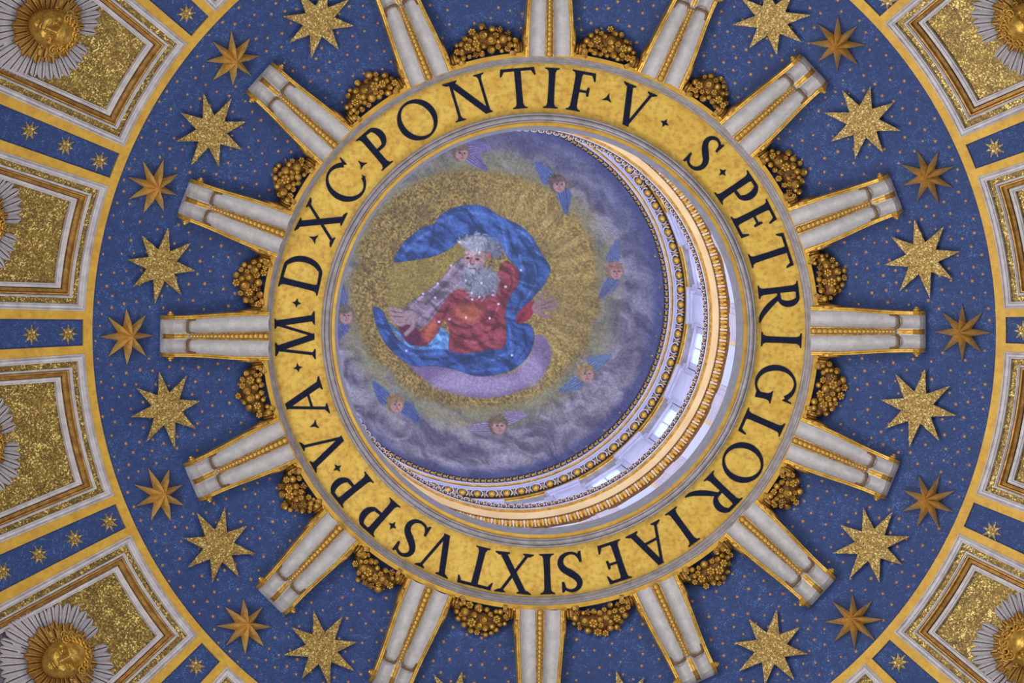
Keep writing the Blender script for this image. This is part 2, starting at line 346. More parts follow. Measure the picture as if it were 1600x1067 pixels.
def glyph(c):
    if c == 'I': return stem(.2) , .4
    if c == 'O': return ring_l(.5, .5, 0, 2 * PI, n=56, tilt=.3), 1.0
    if c == 'C': return ring_l(.5, .5, .75, 2 * PI - .62, tilt=.3) + [[(.82, .80), (.885, .74), (.93, .98), (.895, .98)]] + [[(.86, .235), (.93, .17), (.90, .30)]], .9
    if c == 'G': return ring_l(.5, .5, .75, 2 * PI - .75, tilt=.3) + stem(.86, .07, .48, s0=0, sw=.11) + [[(.82, .80), (.885, .74), (.93, .98), (.895, .98)]], .98
    if c == 'S': return strk([(.46, .80, .05), (.40, .915, .06), (.27, .965, .075), (.14, .90, .10), (.10, .77, .125), (.16, .64, .15), (.28, .52, .165), (.41, .40, .15), (.46, .25, .125), (.40, .10, .10), (.26, .035, .07), (.12, .07, .06), (.04, .20, .05)], 6) + [[(.43, .72), (.48, .72), (.50, .98), (.46, .98), (.40, .90)], [(.0, .0), (.05, .02), (.09, .11), (.05, .28), (.0, .28)]], .54
    if c == 'P': return stem(.13) + bowl(.13, .42, 1.0, .60), .60
    if c == 'R': return stem(.13) + bowl(.13, .46, 1.0, .60) + strk([(.30, .50, .10), (.52, .22, .14), (.74, .02, .11), (.92, -.05, .03)], 6), .85
    if c == 'D': return stem(.13) + bowl(.13, 0, 1.0, .88, .155), .88
    if c == 'E': return stem(.13) + arm(.13, .52, 0, 1) + arm(.13, .50, 1, 0) + [[(.13, .50), (.42, .50), (.42, .56), (.13, .56)], [(.40, .42), (.45, .42), (.45, .64), (.40, .64), (.37, .53)]], .56
    if c == 'F': return stem(.13) + arm(.13, .52, 1, 0) + [[(.13, .48), (.42, .48), (.42, .54), (.13, .54)], [(.40, .40), (.45, .40), (.45, .62), (.40, .62), (.37, .51)]], .56
    if c == 'L': return stem(.13) + arm(.13, .56, 0, 1), .60
    if c == 'T': return stem(.42, s1=0) + arm(.42, .82, 1, 0, flare=.12) + [[(1 - 0 - .16 - a, b) for a, b in q] for q in arm(.42, .82, 1, 0, flare=.12)], .84
    if c == 'V': return diag(.12, 1, .41, 0, .15, True, False) + diag(.72, 1, .42, 0, .07, True, False), .84
    if c == 'A': return diag(.10, 0, .42, 1, .07, True, False) + diag(.76, 0, .44, 1, .15, True, False) + [[(.22, .36), (.66, .36), (.64, .42), (.24, .42)]], .86
    if c == 'X': return diag(.74, 0, .12, 1, .15) + diag(.10, 0, .72, 1, .07), .84
    if c == 'N': return stem(.13, T=.07, s1=0) + stem(.87, T=.07, s0=0) + diag(.87, 0, .12, 1, .15, False, True), 1.0
    if c == 'M': return diag(.08, 0, .22, 1, .07, True, False) + diag(.98, 0, .86, 1, .15, True, False) + diag(.52, .02, .22, 1, .15, False, True) + diag(.54, .02, .86, 1, .065, False, True), 1.08
    if c == '.': 
        P = []
        for i in range(8):
            a = PI / 4 * i; r = .115 if i % 2 == 0 else .05; P.append((.1 + r * math.cos(a), .5 + r * math.sin(a)))
        return [P], .2
    if c == '^':
        P = []
        for i in range(6):
            a = PI / 2 + PI / 3 * i; r = .14 if i % 2 == 0 else .045; P.append((.12 + r * math.cos(a), .48 + r * math.sin(a)))
        return [P], .24
TEXT = [('S', 313.1, 1), ('.', 319.3, 1), ('P', 325.5, 1), ('E', 332.8, 1), ('T', 341.8, 1), ('R', 353.0, .95), ('I', 2.1, 1), ('G', 12.5, .95), ('L', 23.6, 1), ('O', 32.75, 1), ('R', 43.4, 1),
        ('I', 53.6, 1), ('A', 62.0, 1), ('E', 72.0, 1), ('S', 82.4, 1.15), ('I', 87.9, 1), ('X', 95.8, 1), ('T', 104.2, 1), ('V', 114.2, 1), ('S', 121.6, 1.1), ('.', 126.8, 1), ('P', 131.6, 1), ('P', 140.9, 1),
        ('.', 145.7, 1), ('V', 151.4, .95), ('^', 157.2, 1), ('A', 163.2, 1), ('.', 171.3, 1), ('M', 178.8, 1), ('.', 186.6, 1), ('D', 193.8, .95), ('^', 202.4, 1), ('X', 206.6, 1), ('C', 217.3, .95), ('^', 223.4, 1),
        ('P', 229.3, 1), ('O', 240.2, 1), ('N', 253.6, 1), ('T', 265.4, 1), ('I', 273.1, 1), ('F', 280.4, 1), ('^', 286.6, 1), ('V', 293.1, 1), ('.', 301.3, 1)]
HCAP = 63.0 * 99.55 / F
for c, deg, wx in TEXT:
    polys, wd = glyph(c); a = math.radians(deg)
    p = p2w(841 + 348.5 * math.cos(a), 517 + 348.5 * math.sin(a), 99.545)
    aa = math.atan2(517 + 380 * math.sin(a) - 515.5, 841 + 380 * math.cos(a) - 841.45)
    out = Vector((math.cos(aa), math.sin(aa), 0)); tan = Vector((-math.sin(aa), math.cos(aa), 0)); mb = MB()
    for i, q in enumerate(polys):
        zz = -0.004 - 0.00005 * i
        pts3 = [tan * ((x - wd / 2) * HCAP * wx) + out * (y * HCAP) for x, y in q]; n = len(q)
        mb.add([v + Vector((0, 0, zz)) for v in pts3] + [v + Vector((0, 0, 0.01)) for v in pts3], [tuple(range(n))] + [(j, (j + 1) % n, (j + 1) % n + n, j + n) for j in range(n)])
    nm = 'letter' if c.isalpha() else 'word_stop'
    o = link(nm, mb.build(nm, M['ink']), ring, Matrix.Translation(p - Vector((0, 0, 99.5))))
    o['label'] = 'dark blue capital letter %s' % c if c.isalpha() else ('dark blue four-pointed stop' if c == '.' else 'dark blue three-pointed stop')

# ------------------------------------------------------------------ stars
CLOCKS = ['at three o\'clock', 'at the right, just below three o\'clock', 'at the lower right', 'at the lower right near the bottom edge', 'at six o\'clock', 'at the lower left near the bottom edge', 'at the lower left', 'at the left, just below nine o\'clock', 'at nine o\'clock', 'at the left, just above nine o\'clock', 'at the upper left', 'at the upper left near the top edge', 'at twelve o\'clock', 'at the upper right near the top edge', 'at the upper right', 'at the right, just above three o\'clock']
def relief_star_mesh(R, r, h, e, n=8, seed=0):
    rn = random.Random(seed); vs = [(0, 0, h)]; k = 2 * n; q = [R * rn.uniform(.95, 1.03) for _ in range(n)]
    def ringpts(f, z, g=1.0): return [((q[j // 2] * f if j % 2 == 0 else r * g) * math.cos(PI / n * j), (q[j // 2] * f if j % 2 == 0 else r * g) * math.sin(PI / n * j), z) for j in range(k)]
    vs += ringpts(1.0, e) + ringpts(1.02, -.08, 1.06)                            # rim, foot
    vs += [(.27 * math.cos(2 * PI / n * j), .27 * math.sin(2 * PI / n * j), h * .80) for j in range(n)]
    fs = []; mi = []
    for j in range(n):
        t = 1 + 2 * j; a = 1 + (2 * j + 1) % k; b = 1 + (2 * j - 1) % k; m_ = 1 + 2 * k + j
        fs += [(0, m_, a), (m_, t, a), (0, b, m_), (m_, b, t)]; mi += [0] * 4
    for j in range(k): fs.append((1 + j, 1 + k + j, 1 + k + (j + 1) % k, 1 + (j + 1) % k)); mi.append(1)
    return mesh('relief_star', vs, fs, [M['giltstar'], M['brown']], False, mi)
def flat_star_mesh(R, r, t, m, n=8, seed=0):
    rn = random.Random(seed); out = []
    for j in range(2 * n):
        a = PI / n * j; q = R * rn.uniform(.94, 1.05) if j % 2 == 0 else r
        out.append((q * math.cos(a), q * math.sin(a)))
    vs = [(x, y, t) for x, y in out] + [(x, y, 0) for x, y in out] ; k = 2 * n
    return mesh('flat_star', vs, [tuple(range(k)), tuple(range(2 * k - 1, k - 1, -1))] + [(j, k + j, k + (j + 1) % k, (j + 1) % k) for j in range(k)], m)
REL = ['facing the rib at three o\'clock', 'right of the bracket below three o\'clock, between two flat stars', 'in the lower right near the bracket of the R of GLORIAE', 'in the lower left near the bottom edge', 'at the left below nine o\'clock',
       'at nine o\'clock beyond the bracket of the letter M', 'at the left above nine o\'clock, nearest the bracket of the letter D', 'in the upper left beyond the bracket of the letter C', 'in the upper right beyond a bracket end', 'at the right above three o\'clock']
for i, (x, y) in enumerate(relief_px):
    p = p2shell(x, y, 0.0); o = link('relief_star', relief_star_mesh(.575, .20, .38, .03, seed=i)); o.matrix_world = shellframe(p, 0.0)
    tag(o, 'gilded ridged star ' + REL[i], 'star', 'raised gilded stars in front of the ribs')
FL = ['at the right, just below the three o\'clock bracket', 'in the lower right beside the gold band', 'near the bottom edge in the lower right', 'cut by the bottom edge, right of the bottom bracket', 'cut by the bottom edge, left of the bottom bracket', 'near the bottom edge in the lower left',
      'in the lower left above the lowest raised star', 'at the left below the nine o\'clock bracket', 'at the left above the nine o\'clock bracket', 'in the upper left between two raised stars', 'at the top edge left of centre', 'at the top edge right of centre', 'in the upper right below the bracket end', 'at the right above the three o\'clock bracket']
for i, (x, y) in enumerate(flat_px):
    p = p2shell(x, y, 0.13); p = p2w(x, y, p.z); t = empty('mosaic_star', shellframe(p2shell(x, y, 0.0), 0.0), label='large flat gold mosaic star ' + FL[i], cat='star', group='large flat mosaic stars')
    o = link('star_plate', flat_star_mesh(.765, .32, .03, M['starmos'], seed=20 + i), t, Matrix.Translation((0.04, 0, .10)))
    mb = MB(); mb.ball((0.04, 0, .05), (.03, .03, .06), 8, 4); link('fixing_pin', mb.build('pin', M['giltdark']), t)
small_px = [(46, 204), (102, 228), (155, 252), (49, 523), (106, 522), (4, 894), (60, 867), (116, 842), (170, 816), (291, 21), (306, 1041), (1404, 1035), (1550, 830), (1599, 517), (1554, 231), (1387, 0)]
SM = ['farthest out of three on the upper left rib', 'middle of three on the upper left rib', 'innermost of three on the upper left rib', 'at the left edge on the nine o\'clock rib', 'innermost on the nine o\'clock rib', 'cut by the left edge on the lower left rib', 'third from the gold band on the lower left rib', 'second from the gold band on the lower left rib', 'innermost on the lower left rib', 'near the top edge in the upper left', 'near the bottom edge in the lower left', 'near the bottom edge in the lower right', 'on the rib at the right below three o\'clock', 'cut by the right edge at three o\'clock', 'on the rib at the right above three o\'clock', 'cut by the top edge in the upper right']
for i, (x, y) in enumerate(small_px):
    o = link('rib_star', flat_star_mesh(.205, .085, .012, M['starmos'], seed=50 + i)); o.matrix_world = shellframe(p2shell(x, y), 0.002)
    tag(o, 'small gold star ' + SM[i], 'star', 'small stars on the blue ribs')

# ------------------------------------------------------------------ scroll brackets
NEAR = ['the letter I of PETRI', 'the letter L of GLORIAE', 'the R of GLORIAE', 'the A of GLORIAE', 'the I of SIXTVS', 'the V of SIXTVS', 'the first letter P after SIXTVS', 'the triangular stop between V and A', 'the letter M', 'the X of DXC', 'the P of PONTIF', 'the N of PONTIF', 'the I of PONTIF', 'the single V after PONTIF', 'the stop before PETRI', 'the letters E and T of PETRI']
LB = 2.0
def bw(t): return .455 - .075 * t + .012 * math.sin(t * 2 * PI)
def bu(t): return .03 * math.sin(t * 2.2 * PI) + .06 * math.exp(-((t - .955) / .03) ** 2) - .14 * max(0, (t - .96) / .04) ** 2
def bracket_meshes():
    D = {}; ts = [-.035, 0, .03, .06] + [0.1 + .05 * i for i in range(13)] + [.735, .75, .765, .78, .8, .85, .9, .93, .96, .985, 1.0]
    mb = MB(); rings = []
    for t in ts:
        wd = bw(t) - .05; x = t * LB; z = bu(t) - (.035 if .745 < t < .775 else 0) - (.02 if t >= .775 else 0); sec = [(x, -wd, -.5), (x, -wd, z)]
        for i in range(1, 8): u = i / 8; sec.append((x, -wd + (wd - .07) * u, z - .095 * math.sin(PI * u)))
        sec += [(x, -.07, z + .01), (x, .07, z + .01)]
        for i in range(1, 8): u = i / 8; sec.append((x, .07 + (wd - .07) * u, z - .095 * math.sin(PI * u)))
        sec += [(x, wd, z), (x, wd, -.5)]; rings.append(sec)
    mb.loft(rings, closed=False); n = len(rings[0]); mb.f.append(tuple(range(n))); mb.mi.append(0); b = len(mb.v) - n; mb.f.append(tuple(range(b, b + n))); mb.mi.append(0)
    D['body'] = mb.build('bracket_body', M['white'], False)
    for s, nm in ((-1, 'rimL'), (1, 'rimR')):
        mb = MB(); rings = []
        for t in ts[1:]:
            x = t * LB - (.05 if t == 0 else 0); y = bw(t); z = bu(t) + .015
            prof = [(-.040, -.07), (-.040, .012), (-.028, .028), (-.010, .028), (-.004, .0), (.006, .0), (.012, .02), (.030, .018), (.038, -.01), (.038, -.55)]
            rings.append([(x, s * (y + dy - .01), z + dz) for dy, dz in prof])
        mb.loft(rings, closed=False, cap=False); n = 10; mb.f.append(tuple(range(n))); mb.mi.append(0); b = len(mb.v) - n; mb.f.append(tuple(range(b, b + n))); mb.mi.append(0)
        D[nm] = mb.build('bracket_rim', M['giltbright'])
    mb = MB(); rings = []
    for t in [x for x in ts if x <= .74]:
        x = t * LB; z = bu(t); k = 1 - .35 * t; rings.append([(x, -.095 * k, z - .02), (x, -.088 * k, z + .03), (x, -.065 * k, z + .03), (x, -.055 * k, z + .0), (x, .055 * k, z + .0), (x, .065 * k, z + .03), (x, .088 * k, z + .03), (x, .095 * k, z - .02)])
    mb.loft(rings, closed=False); D['channel'] = mb.build('bead_channel', M['giltdark'])
    D['bead'] = None; mb = MB(); mb.ball((0, 0, 0), (1, 1, 1), 10, 6); D['bead'] = mb.build('bead', M['gilt'], True)
    mb = MB(); rings = []
    for t in (.768, .85, .9, .93, .96, .985, 1.0):
        x = t * LB; z = bu(t) - .01; rings.append([(x, -.06, z - .03), (x, -.05, z + .0), (x, -.03, z + .005), (x, -.02, z + .05), (x, .02, z + .05), (x, .03, z + .005), (x, .05, z + .0), (x, .06, z - .03)])
    mb.loft(rings, closed=False, cap=False); D['spine'] = mb.build('spine', M['gilt'])
    for s, nm in ((-1, 'colL'), (1, 'colR')):
        mb = MB(); wd = bw(.76) - .05; P = []
        for u, dx in ((.0, -.16), (.02, -.07), (.10, -.015), (.22, .0), (.5, .012), (.78, .0), (.90, -.015), (.98, -.07), (1.0, -.16)): P.append((.762 * LB + dx + .005, s * (.055 + (wd - .065) * u), bu(.76) + .0))
        mb.tube(P, [.015, .022, .026, .026, .024, .026, .026, .022, .015], 6); D[nm] = mb.build('collar', M['brown'])
    for s, nm in ((-1, 'volL'), (1, 'volR')):
        mb = MB(); y = .455
        rings = []
        for rr, dy in ((.205, .0), (.205, .045), (.19, .06), (.165, .05), (.155, .035), (.12, .035), (.11, .06), (.07, .075), (.03, .09), (.001, .09)):
            rings.append([(.27 + rr * 1.2 * math.cos(2 * PI * j / 20), s * (y + dy), -.13 + rr * math.sin(2 * PI * j / 20)) for j in range(20)])
        mb.loft(rings); D[nm] = mb.build('volute', M['giltdark'])
        mb = MB(); rings = []; y = bw(.93)
        for rr, dy in ((.085, .0), (.085, .035), (.065, .045), (.065, .07), (.04, .08), (.035, .11), (.001, .115)):
            rings.append([(1.86 + rr * math.cos(2 * PI * j / 14), s * (y + dy), -.05 + rr * math.sin(2 * PI * j / 14)) for j in range(14)])
        mb.loft(rings); D[nm + 'b'] = mb.build('button', M['gilt'])
    return D
BM = bracket_meshes()
BPOS = {}
for k, (pi, po) in bracket_px.items():
    a = p2w(pi[0], pi[1], 99.0); ox = p2w(po[0], po[1], 98.45); ro = math.hypot(ox.x, ox.y); b = p2w(po[0], po[1], zs(ro) - .30)
    x = (b - a); L = x.length; x.normalize(); z = Vector((0, 0, -1)); z = (z - x * z.dot(x)).normalized(); y = z.cross(x)
    m = Matrix((x * (L / LB), y, z)).transposed().to_4x4(); m.translation = a
    t = empty('scroll_bracket', m, label='white and gold scroll bracket next to ' + NEAR[k], cat='bracket', group='scroll brackets round the lettered ring')
    BPOS[k] = (a, x, y, z)
    link('body', BM['body'], t)
    for n in ('rimL', 'rimR'): link('gilt_rim', BM[n], t)
    link('bead_channel', BM['channel'], t); link('spine', BM['spine'], t)
    for n in ('colL', 'colR'): link('collar', BM[n], t)
    for n in ('volL', 'volR'): link('volute', BM[n], t)
    for n in ('volLb', 'volRb'): link('button', BM[n], t)
    xx = .0; i = 0
    while xx < .735 * LB:
        u = xx / LB; r = .074 * (1 - .45 * u / .74)
        link('bead', BM['bead'], t, Matrix.Translation((xx, 0, bu(u) + .012)) @ Matrix.Diagonal((r * 1.0, r * .95, r * .75, 1)))
        xx += r * 1.42; i += 1

# ------------------------------------------------------------------ fruit festoons between the brackets
def fruit_meshes():
    D = []
    mb = MB(); mb.ball((0, 0, 0), 1, 10, 6); mb.tube([(0, 0, .85), (0, 0, 1.12)], [.3, .22], 6); D.append(('fruit', mb.build('apple', M['gilt'], True)))
    mb = MB()                                                                                 # open flower
    for j in range(6):
        a = PI / 3 * j; mb.ball((.62 * math.cos(a), .62 * math.sin(a), .1), (.42, .42, .28), 7, 4)
    mb.ball((0, 0, .25), (.3, .3, .3), 8, 4); mb.ball((0, 0, -.3), (.8, .8, .4), 8, 4); D.append(('flower', mb.build('flower', M['gilt'], True)))
    mb = MB(); rings = []                                                                     # pomegranate with an open crown
    for r, z in ((.05, -1), (.7, -.7), (1, -.1), (.85, .55), (.45, .85), (.55, 1.1), (.35, 1.1), (.25, .8), (.01, .75)): rings.append([(r * math.cos(2 * PI * j / 12), r * math.sin(2 * PI * j / 12), z) for j in range(12)])
    mb.loft(rings); D.append(('pomegranate', mb.build('pomegranate', M['gilt'], True)))
    mb = MB()                                                                                 # bunch of berries
    for j, (x, y, z) in enumerate([(0, 0, .5), (.5, 0, .3), (-.45, .2, .3), (.1, .5, .3), (0, -.52, .3), (.5, .5, 0), (-.5, -.4, 0), (.5, -.5, 0), (-.6, .5, 0)]): mb.ball((x, y, z), .34, 7, 4)
    D.append(('berry_bunch', mb.build('berries', M['giltdark'], True)))
    mb = MB(); rings = []                                                                     # pointed bud / pine cone
    for r, z in ((.02, 1.5), (.3, 1.0), (.45, .9), (.5, .5), (.68, .4), (.72, 0), (.85, -.1), (.8, -.6), (.1, -.9)): rings.append([(r * math.cos(2 * PI * j / 10), r * math.sin(2 * PI * j / 10), z) for j in range(10)])
    mb.loft(rings); D.append(('bud', mb.build('bud', M['gilt'], False)))
    mb = MB(); vs = []                                                                        # leaf
    prof = [(0, .12), (.3, .5), (.7, .62), (1.1, .5), (1.5, .22), (1.8, 0.0)]
    for x, wv in prof: vs += [(x, -wv, .0), (x, 0, .22), (x, wv, .0)]
    fs = []
    for i in range(len(prof) - 1): b = 3 * i; fs += [(b, b + 1, b + 4, b + 3), (b + 1, b + 2, b + 5, b + 4)]
    mb.add(vs, fs); mb.add([(x, y, z - .12) for x, y, z in vs], [f[::-1] for f in fs]); D.append(('leaf', mb.build('leaf', M['giltdark'])))
    mb = MB(); rings = []                                                                     # ringed husk at either end
    for r, z in ((.25, -1.6), (.5, -1.5), (.45, -1.2), (.8, -1.1), (.85, -.85), (.6, -.75), (.95, -.6), (1.05, -.3), (.75, -.2), (1.1, 0), (1.15, .3), (.8, .4), (.7, .7)): rings.append([(r * math.cos(2 * PI * j / 12), r * math.sin(2 * PI * j / 12), z) for j in range(12)])
    mb.loft(rings, cap=True); D.append(('husk', mb.build('husk', M['giltdark'])))
    mb = MB(); rings = []                                                                     # ribbon loop
    for i in range(9):
        a = PI * i / 8; rings.append([(math.cos(a), y, .9 * math.sin(a)) for y in (-.45, -.2, 0, .2, .45)] + [(.8 * math.cos(a), y, .75 * math.sin(a)) for y in (.45, 0, -.45)])
    mb.loft(rings); D.append(('ribbon', mb.build('ribbon', M['giltdark'])))
    return D
FM = fruit_meshes()
FEST = ['between the brackets of PETRI\'s I and GLORIAE\'s L', 'outside the O of GLORIAE', 'outside the I of GLORIAE', 'outside the E of GLORIAE', 'outside the T of SIXTVS', 'outside the last S of SIXTVS', 'outside the second letter P', 'outside the single letter A',
        'outside the letter D', 'outside the C of DXC', 'outside the O of PONTIF', 'outside the T of PONTIF', 'outside the F of PONTIF', 'outside the blank before the S of PETRI', 'outside the P of PETRI', 'outside the R of PETRI']
for k in range(16):
    rn = random.Random(100 + k); A = BPOS[k][0]; B = BPOS[(k + 1) % 16][0]
    a0 = math.atan2(A.y, A.x); a1 = math.atan2(B.y, B.x)
    while a1 < a0: a1 += 2 * PI
    mid = (a0 + a1) / 2; hw = (a1 - a0) / 2 - math.radians(5.7); z0 = 99.13
    t = empty('fruit_festoon', Matrix.Translation((5.85 * math.cos(mid), 5.85 * math.sin(mid), z0)), label='gilded swag of fruit and flowers ' + FEST[k], cat='festoon', group='gilded festoons between the brackets')
    org = Vector((5.85 * math.cos(mid), 5.85 * math.sin(mid), z0))
    def put(kind, u, dr, dz, s, tilt=0.35, rot=None):
        nm, me = FM[kind]; a = mid + hw * u; R = 5.66 + .25 * (1 - u * u) + dr
        p = Vector((R * math.cos(a), R * math.sin(a), z0 + dz)) - org
        d = Vector((rn.uniform(-tilt, tilt), rn.uniform(-tilt, tilt), -1)).normalized() if rot is None else rot(a)
        q = d.to_track_quat('Z', 'Y').to_matrix().to_4x4()
        sc = s if isinstance(s, tuple) else (s, s, s)
        link(nm, me, t, Matrix.Translation(p) @ q @ Matrix.Rotation(rn.uniform(0, 6.28), 4, 'Z') @ Matrix.Diagonal((*sc, 1)))
    mb = MB(); P = []; rs = []
    for i in range(15):
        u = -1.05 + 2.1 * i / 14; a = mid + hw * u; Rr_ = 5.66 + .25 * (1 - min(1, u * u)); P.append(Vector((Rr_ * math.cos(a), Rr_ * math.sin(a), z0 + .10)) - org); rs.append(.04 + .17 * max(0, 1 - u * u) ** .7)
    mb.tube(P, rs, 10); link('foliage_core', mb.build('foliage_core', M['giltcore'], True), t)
    placed = []
    tries = 0
    big = [(0.0 + rn.uniform(-.3, .3), rn.uniform(-.05, .08), rn.choice([1, 2]), .098)]
    big += [(rn.uniform(-.62, -.35), rn.uniform(-.05, .05), rn.choice([1, 1, 2, 3]), .082), (rn.uniform(.35, .62), rn.uniform(-.05, .05), rn.choice([1, 0, 2, 3]), .085)]
    for u, dr, kd, s in big: put(kd, u, dr, -.17, s); placed.append((u * hw * 5.8, dr, s))
    while len(placed) < 40 and tries < 1500:
        tries += 1; u = rn.uniform(-.86, .86); half = .25 * (1 - u * u) ** .7 + .02; dr = rn.uniform(-half, half); s = rn.uniform(.058, .096) * (1 - .25 * abs(u))
        x = u * hw * 5.8
        if any(math.hypot(x - q[0], dr - q[1]) < (s + q[2]) * .80 for q in placed): continue
        e = 1 - (dr / (half + .05)) ** 2
        put(rn.choice([0, 0, 1, 2, 2, 3, 4, 1]), u, dr, .06 - .18 * e, s, .5); placed.append((x, dr, s))
    for s_ in (-1, 1):
        put(6, s_ * .93, -.02, .0, (.11, .11, .10), rot=lambda a, s_=s_: Vector((math.sin(a) * s_, -math.cos(a) * s_, -.1)))
        put(4, s_ * 1.12, -.03, .02, (.07, .07, .09), rot=lambda a, s_=s_: Vector((-math.sin(a) * s_, math.cos(a) * s_, 0)))
        put(7, s_ * .75, -.20, -.0, (.08, .09, .07), .2)
    for _ in range(7):
        u = rn.uniform(-.7, .7); put(5, u, rn.choice([-1, 1]) * (.2 * (1 - u * u) + .02), .04, rn.uniform(.045, .065), 1.2)

# ------------------------------------------------------------------ coffers
PXM = 0.01245
def coffer_strip(a0, a1, prof, Rfar, Rn=R2 + .03):
    """prof [(d, h)]: the moulding runs round the inner arc and both sides"""
    rings = []
    for d, h in prof:
        Rc = Rn + d; pts_ = []
        for i in range(11): R = Rfar + (Rc - Rfar) * i / 10; pts_.append(shellpt(R, a0 + d / R, h))
        aa0 = a0 + d / Rc; aa1 = a1 - d / Rc
        for i in range(1, 24): pts_.append(shellpt(Rc, aa0 + (aa1 - aa0) * i / 24, h))
        for i in range(11): R = Rc + (Rfar - Rc) * i / 10; pts_.append(shellpt(R, a1 - d / R, h))
        rings.append(pts_)
    mb = MB(); mb.loft(rings, closed=False); return mb
def field(a0, a1, d, h, Ra, Rb):
    mb = MB(); rings = []
    for i in range(11):
        R = Ra + (Rb - Ra) * i / 10; b0 = a0 + d / R; b1 = a1 - d / R
        rings.append([shellpt(R, b0 + (b1 - b0) * j / 16, h) for j in range(17)])
    mb.loft(rings, closed=False); return mb
COFF = {0: 'at the right edge just below three o\'clock', 1: 'in the lower right with a winged head', 2: 'cut by the bottom edge in the lower right', 5: 'cut by the bottom edge in the lower left', 6: 'in the lower left corner with a winged head', 7: 'at the left edge just below nine o\'clock',
        8: 'at the left edge just above nine o\'clock', 9: 'in the upper left corner with a winged head', 10: 'cut by the top edge in the upper left', 13: 'cut by the top edge in the upper right', 14: 'in the upper right corner with a winged head', 15: 'at the right edge just above three o\'clock'}
CANG = {}
for k in VISIBLE:
    a0 = math.radians(RIBDEG[k] + 2.72); a1 = math.radians(RIBDEG[(k + 1) % 16] + (360 if k == 15 else 0) - 2.72)
    CANG[k] = (a0 + a1) / 2
    t = empty('coffer', None, label='gold coffer in white and gilt mouldings ' + COFF[k], cat='coffer', group='coffers outside the gold band')
    F_ = 13.6
    link('outer_frame', coffer_strip(a0, a1, [(-.02, 0), (-.01, .07), (.012, .085), (.022, .05), (.032, .05), (.045, .085), (.085, .09), (.105, .06), (.12, .055), (.128, -.03)], F_).build('outer_frame', M['marble']), t)
    link('mosaic_border', coffer_strip(a0, a1, [(.128, -.03), (.245, -.03)], F_).build('mosaic_border', M['goldmos']), t)
    link('thin_frame', coffer_strip(a0, a1, [(.24, -.03), (.245, .03), (.262, .03), (.266, .0), (.28, .0), (.29, -.05)], F_).build('thin_frame', M['marble']), t)
    link('gilt_moulding', coffer_strip(a0, a1, [(.29, -.05), (.30, -.02), (.325, -.02), (.33, -.06), (.35, -.09), (.38, -.10), (.385, -.08), (.40, -.085), (.408, -.2)], F_).build('gilt_moulding', M['coffgilt']), t)
    link('inner_frame', coffer_strip(a0, a1, [(.408, -.2), (.42, -.14), (.47, -.14), (.49, -.17), (.505, -.17), (.51, -.26)], F_).build('inner_frame', M['marble']), t)
    Rs = 945 * .01252 - .05
    link('mosaic_panel', field(a0, a1, .5, -.26, R2 + .4, Rs).build('mosaic_panel', M['goldmos']), t)
    link('upper_panel', field(a0, a1, .5, -.27, Rs, F_).build('upper_panel', M['purple']), t)
    half = (a1 - a0) / 2; cm = (a0 + a1) / 2                                              # stepped upper end of the panel
    for s in (-1, 1):
        mb = MB()
        def q(R, off): return cm + s * (half - off / R)
        for (Ra, Rb, oa, ob) in ((Rs - .14, Rs - .04, .5, .78), (Rs - .14, Rs + .16, .70, .80), (Rs + .06, Rs + .16, .70, 1.02)):
            c_ = [shellpt(Ra, q(Ra, oa), -.2), shellpt(Ra, q(Ra, ob), -.2), shellpt(Rb, q(Rb, ob), -.2), shellpt(Rb, q(Rb, oa), -.2)]
            mb.loft([[v + Vector((0, 0, .08)) for v in c_], c_], cap=True)
        link('stepped_fillet', mb.build('stepped_fillet', M['marble']), t)

# ------------------------------------------------------------------ winged heads in the coffers
FEATS = [(.04, 0, .11, .05, .05), (.14, .20, .09, .085, .06), (.14, -.20, .09, .085, .06), (-.02, .135, .05, .07, -.085), (-.02, -.135, .05, .07, -.085),
    (-.10, .13, .03, .08, .03), (-.10, -.13, .03, .08, .03), (.34, 0, .05, .07, .06), (-.24, 0, .11, .18, .03), (.22, 0, .05, .09, .04), (.285, 0, .022, .06, -.04)]
def faceZ(X, Y):
    Z = .36 * math.sqrt(max(0, 1 - (X / .43) ** 2 - (Y / .335) ** 2))
    for fx, fy, sx, sy, am in FEATS: Z += 1.2 * am * math.exp(-((X - fx) / sx) ** 2 / 2 - ((Y - fy) / sy) ** 2 / 2)
    return Z
def head_mesh():
    nu, nv = 72, 64; vs = []; fs = []
    # head coordinates: top of head = -x, left-right = y, face looks along +z
    feats = FEATS
    for i in range(nv + 1):
        t = PI * i / nv
        for j in range(nu):
            p = 2 * PI * j / nu; x = math.sin(t) * math.cos(p); y = math.sin(t) * math.sin(p); z = math.cos(t)
            X = x * .42 + (.02 if x > 0 else 0); Y = y * (.345 - .05 * max(0, x)); Z = z * .36
            if z > 0:
                for fx, fy, sx, sy, am in feats: Z += 1.2 * am * math.exp(-((X - fx) / sx) ** 2 / 2 - ((Y - fy) / sy) ** 2 / 2) * min(1, z * 3)
            vs.append((X, Y, Z))
    for i in range(nv):
        for j in range(nu): fs.append((i * nu + j, i * nu + (j + 1) % nu, (i + 1) * nu + (j + 1) % nu, (i + 1) * nu + j))
    return mesh('putto_head', vs, fs, M['gilt'], True)
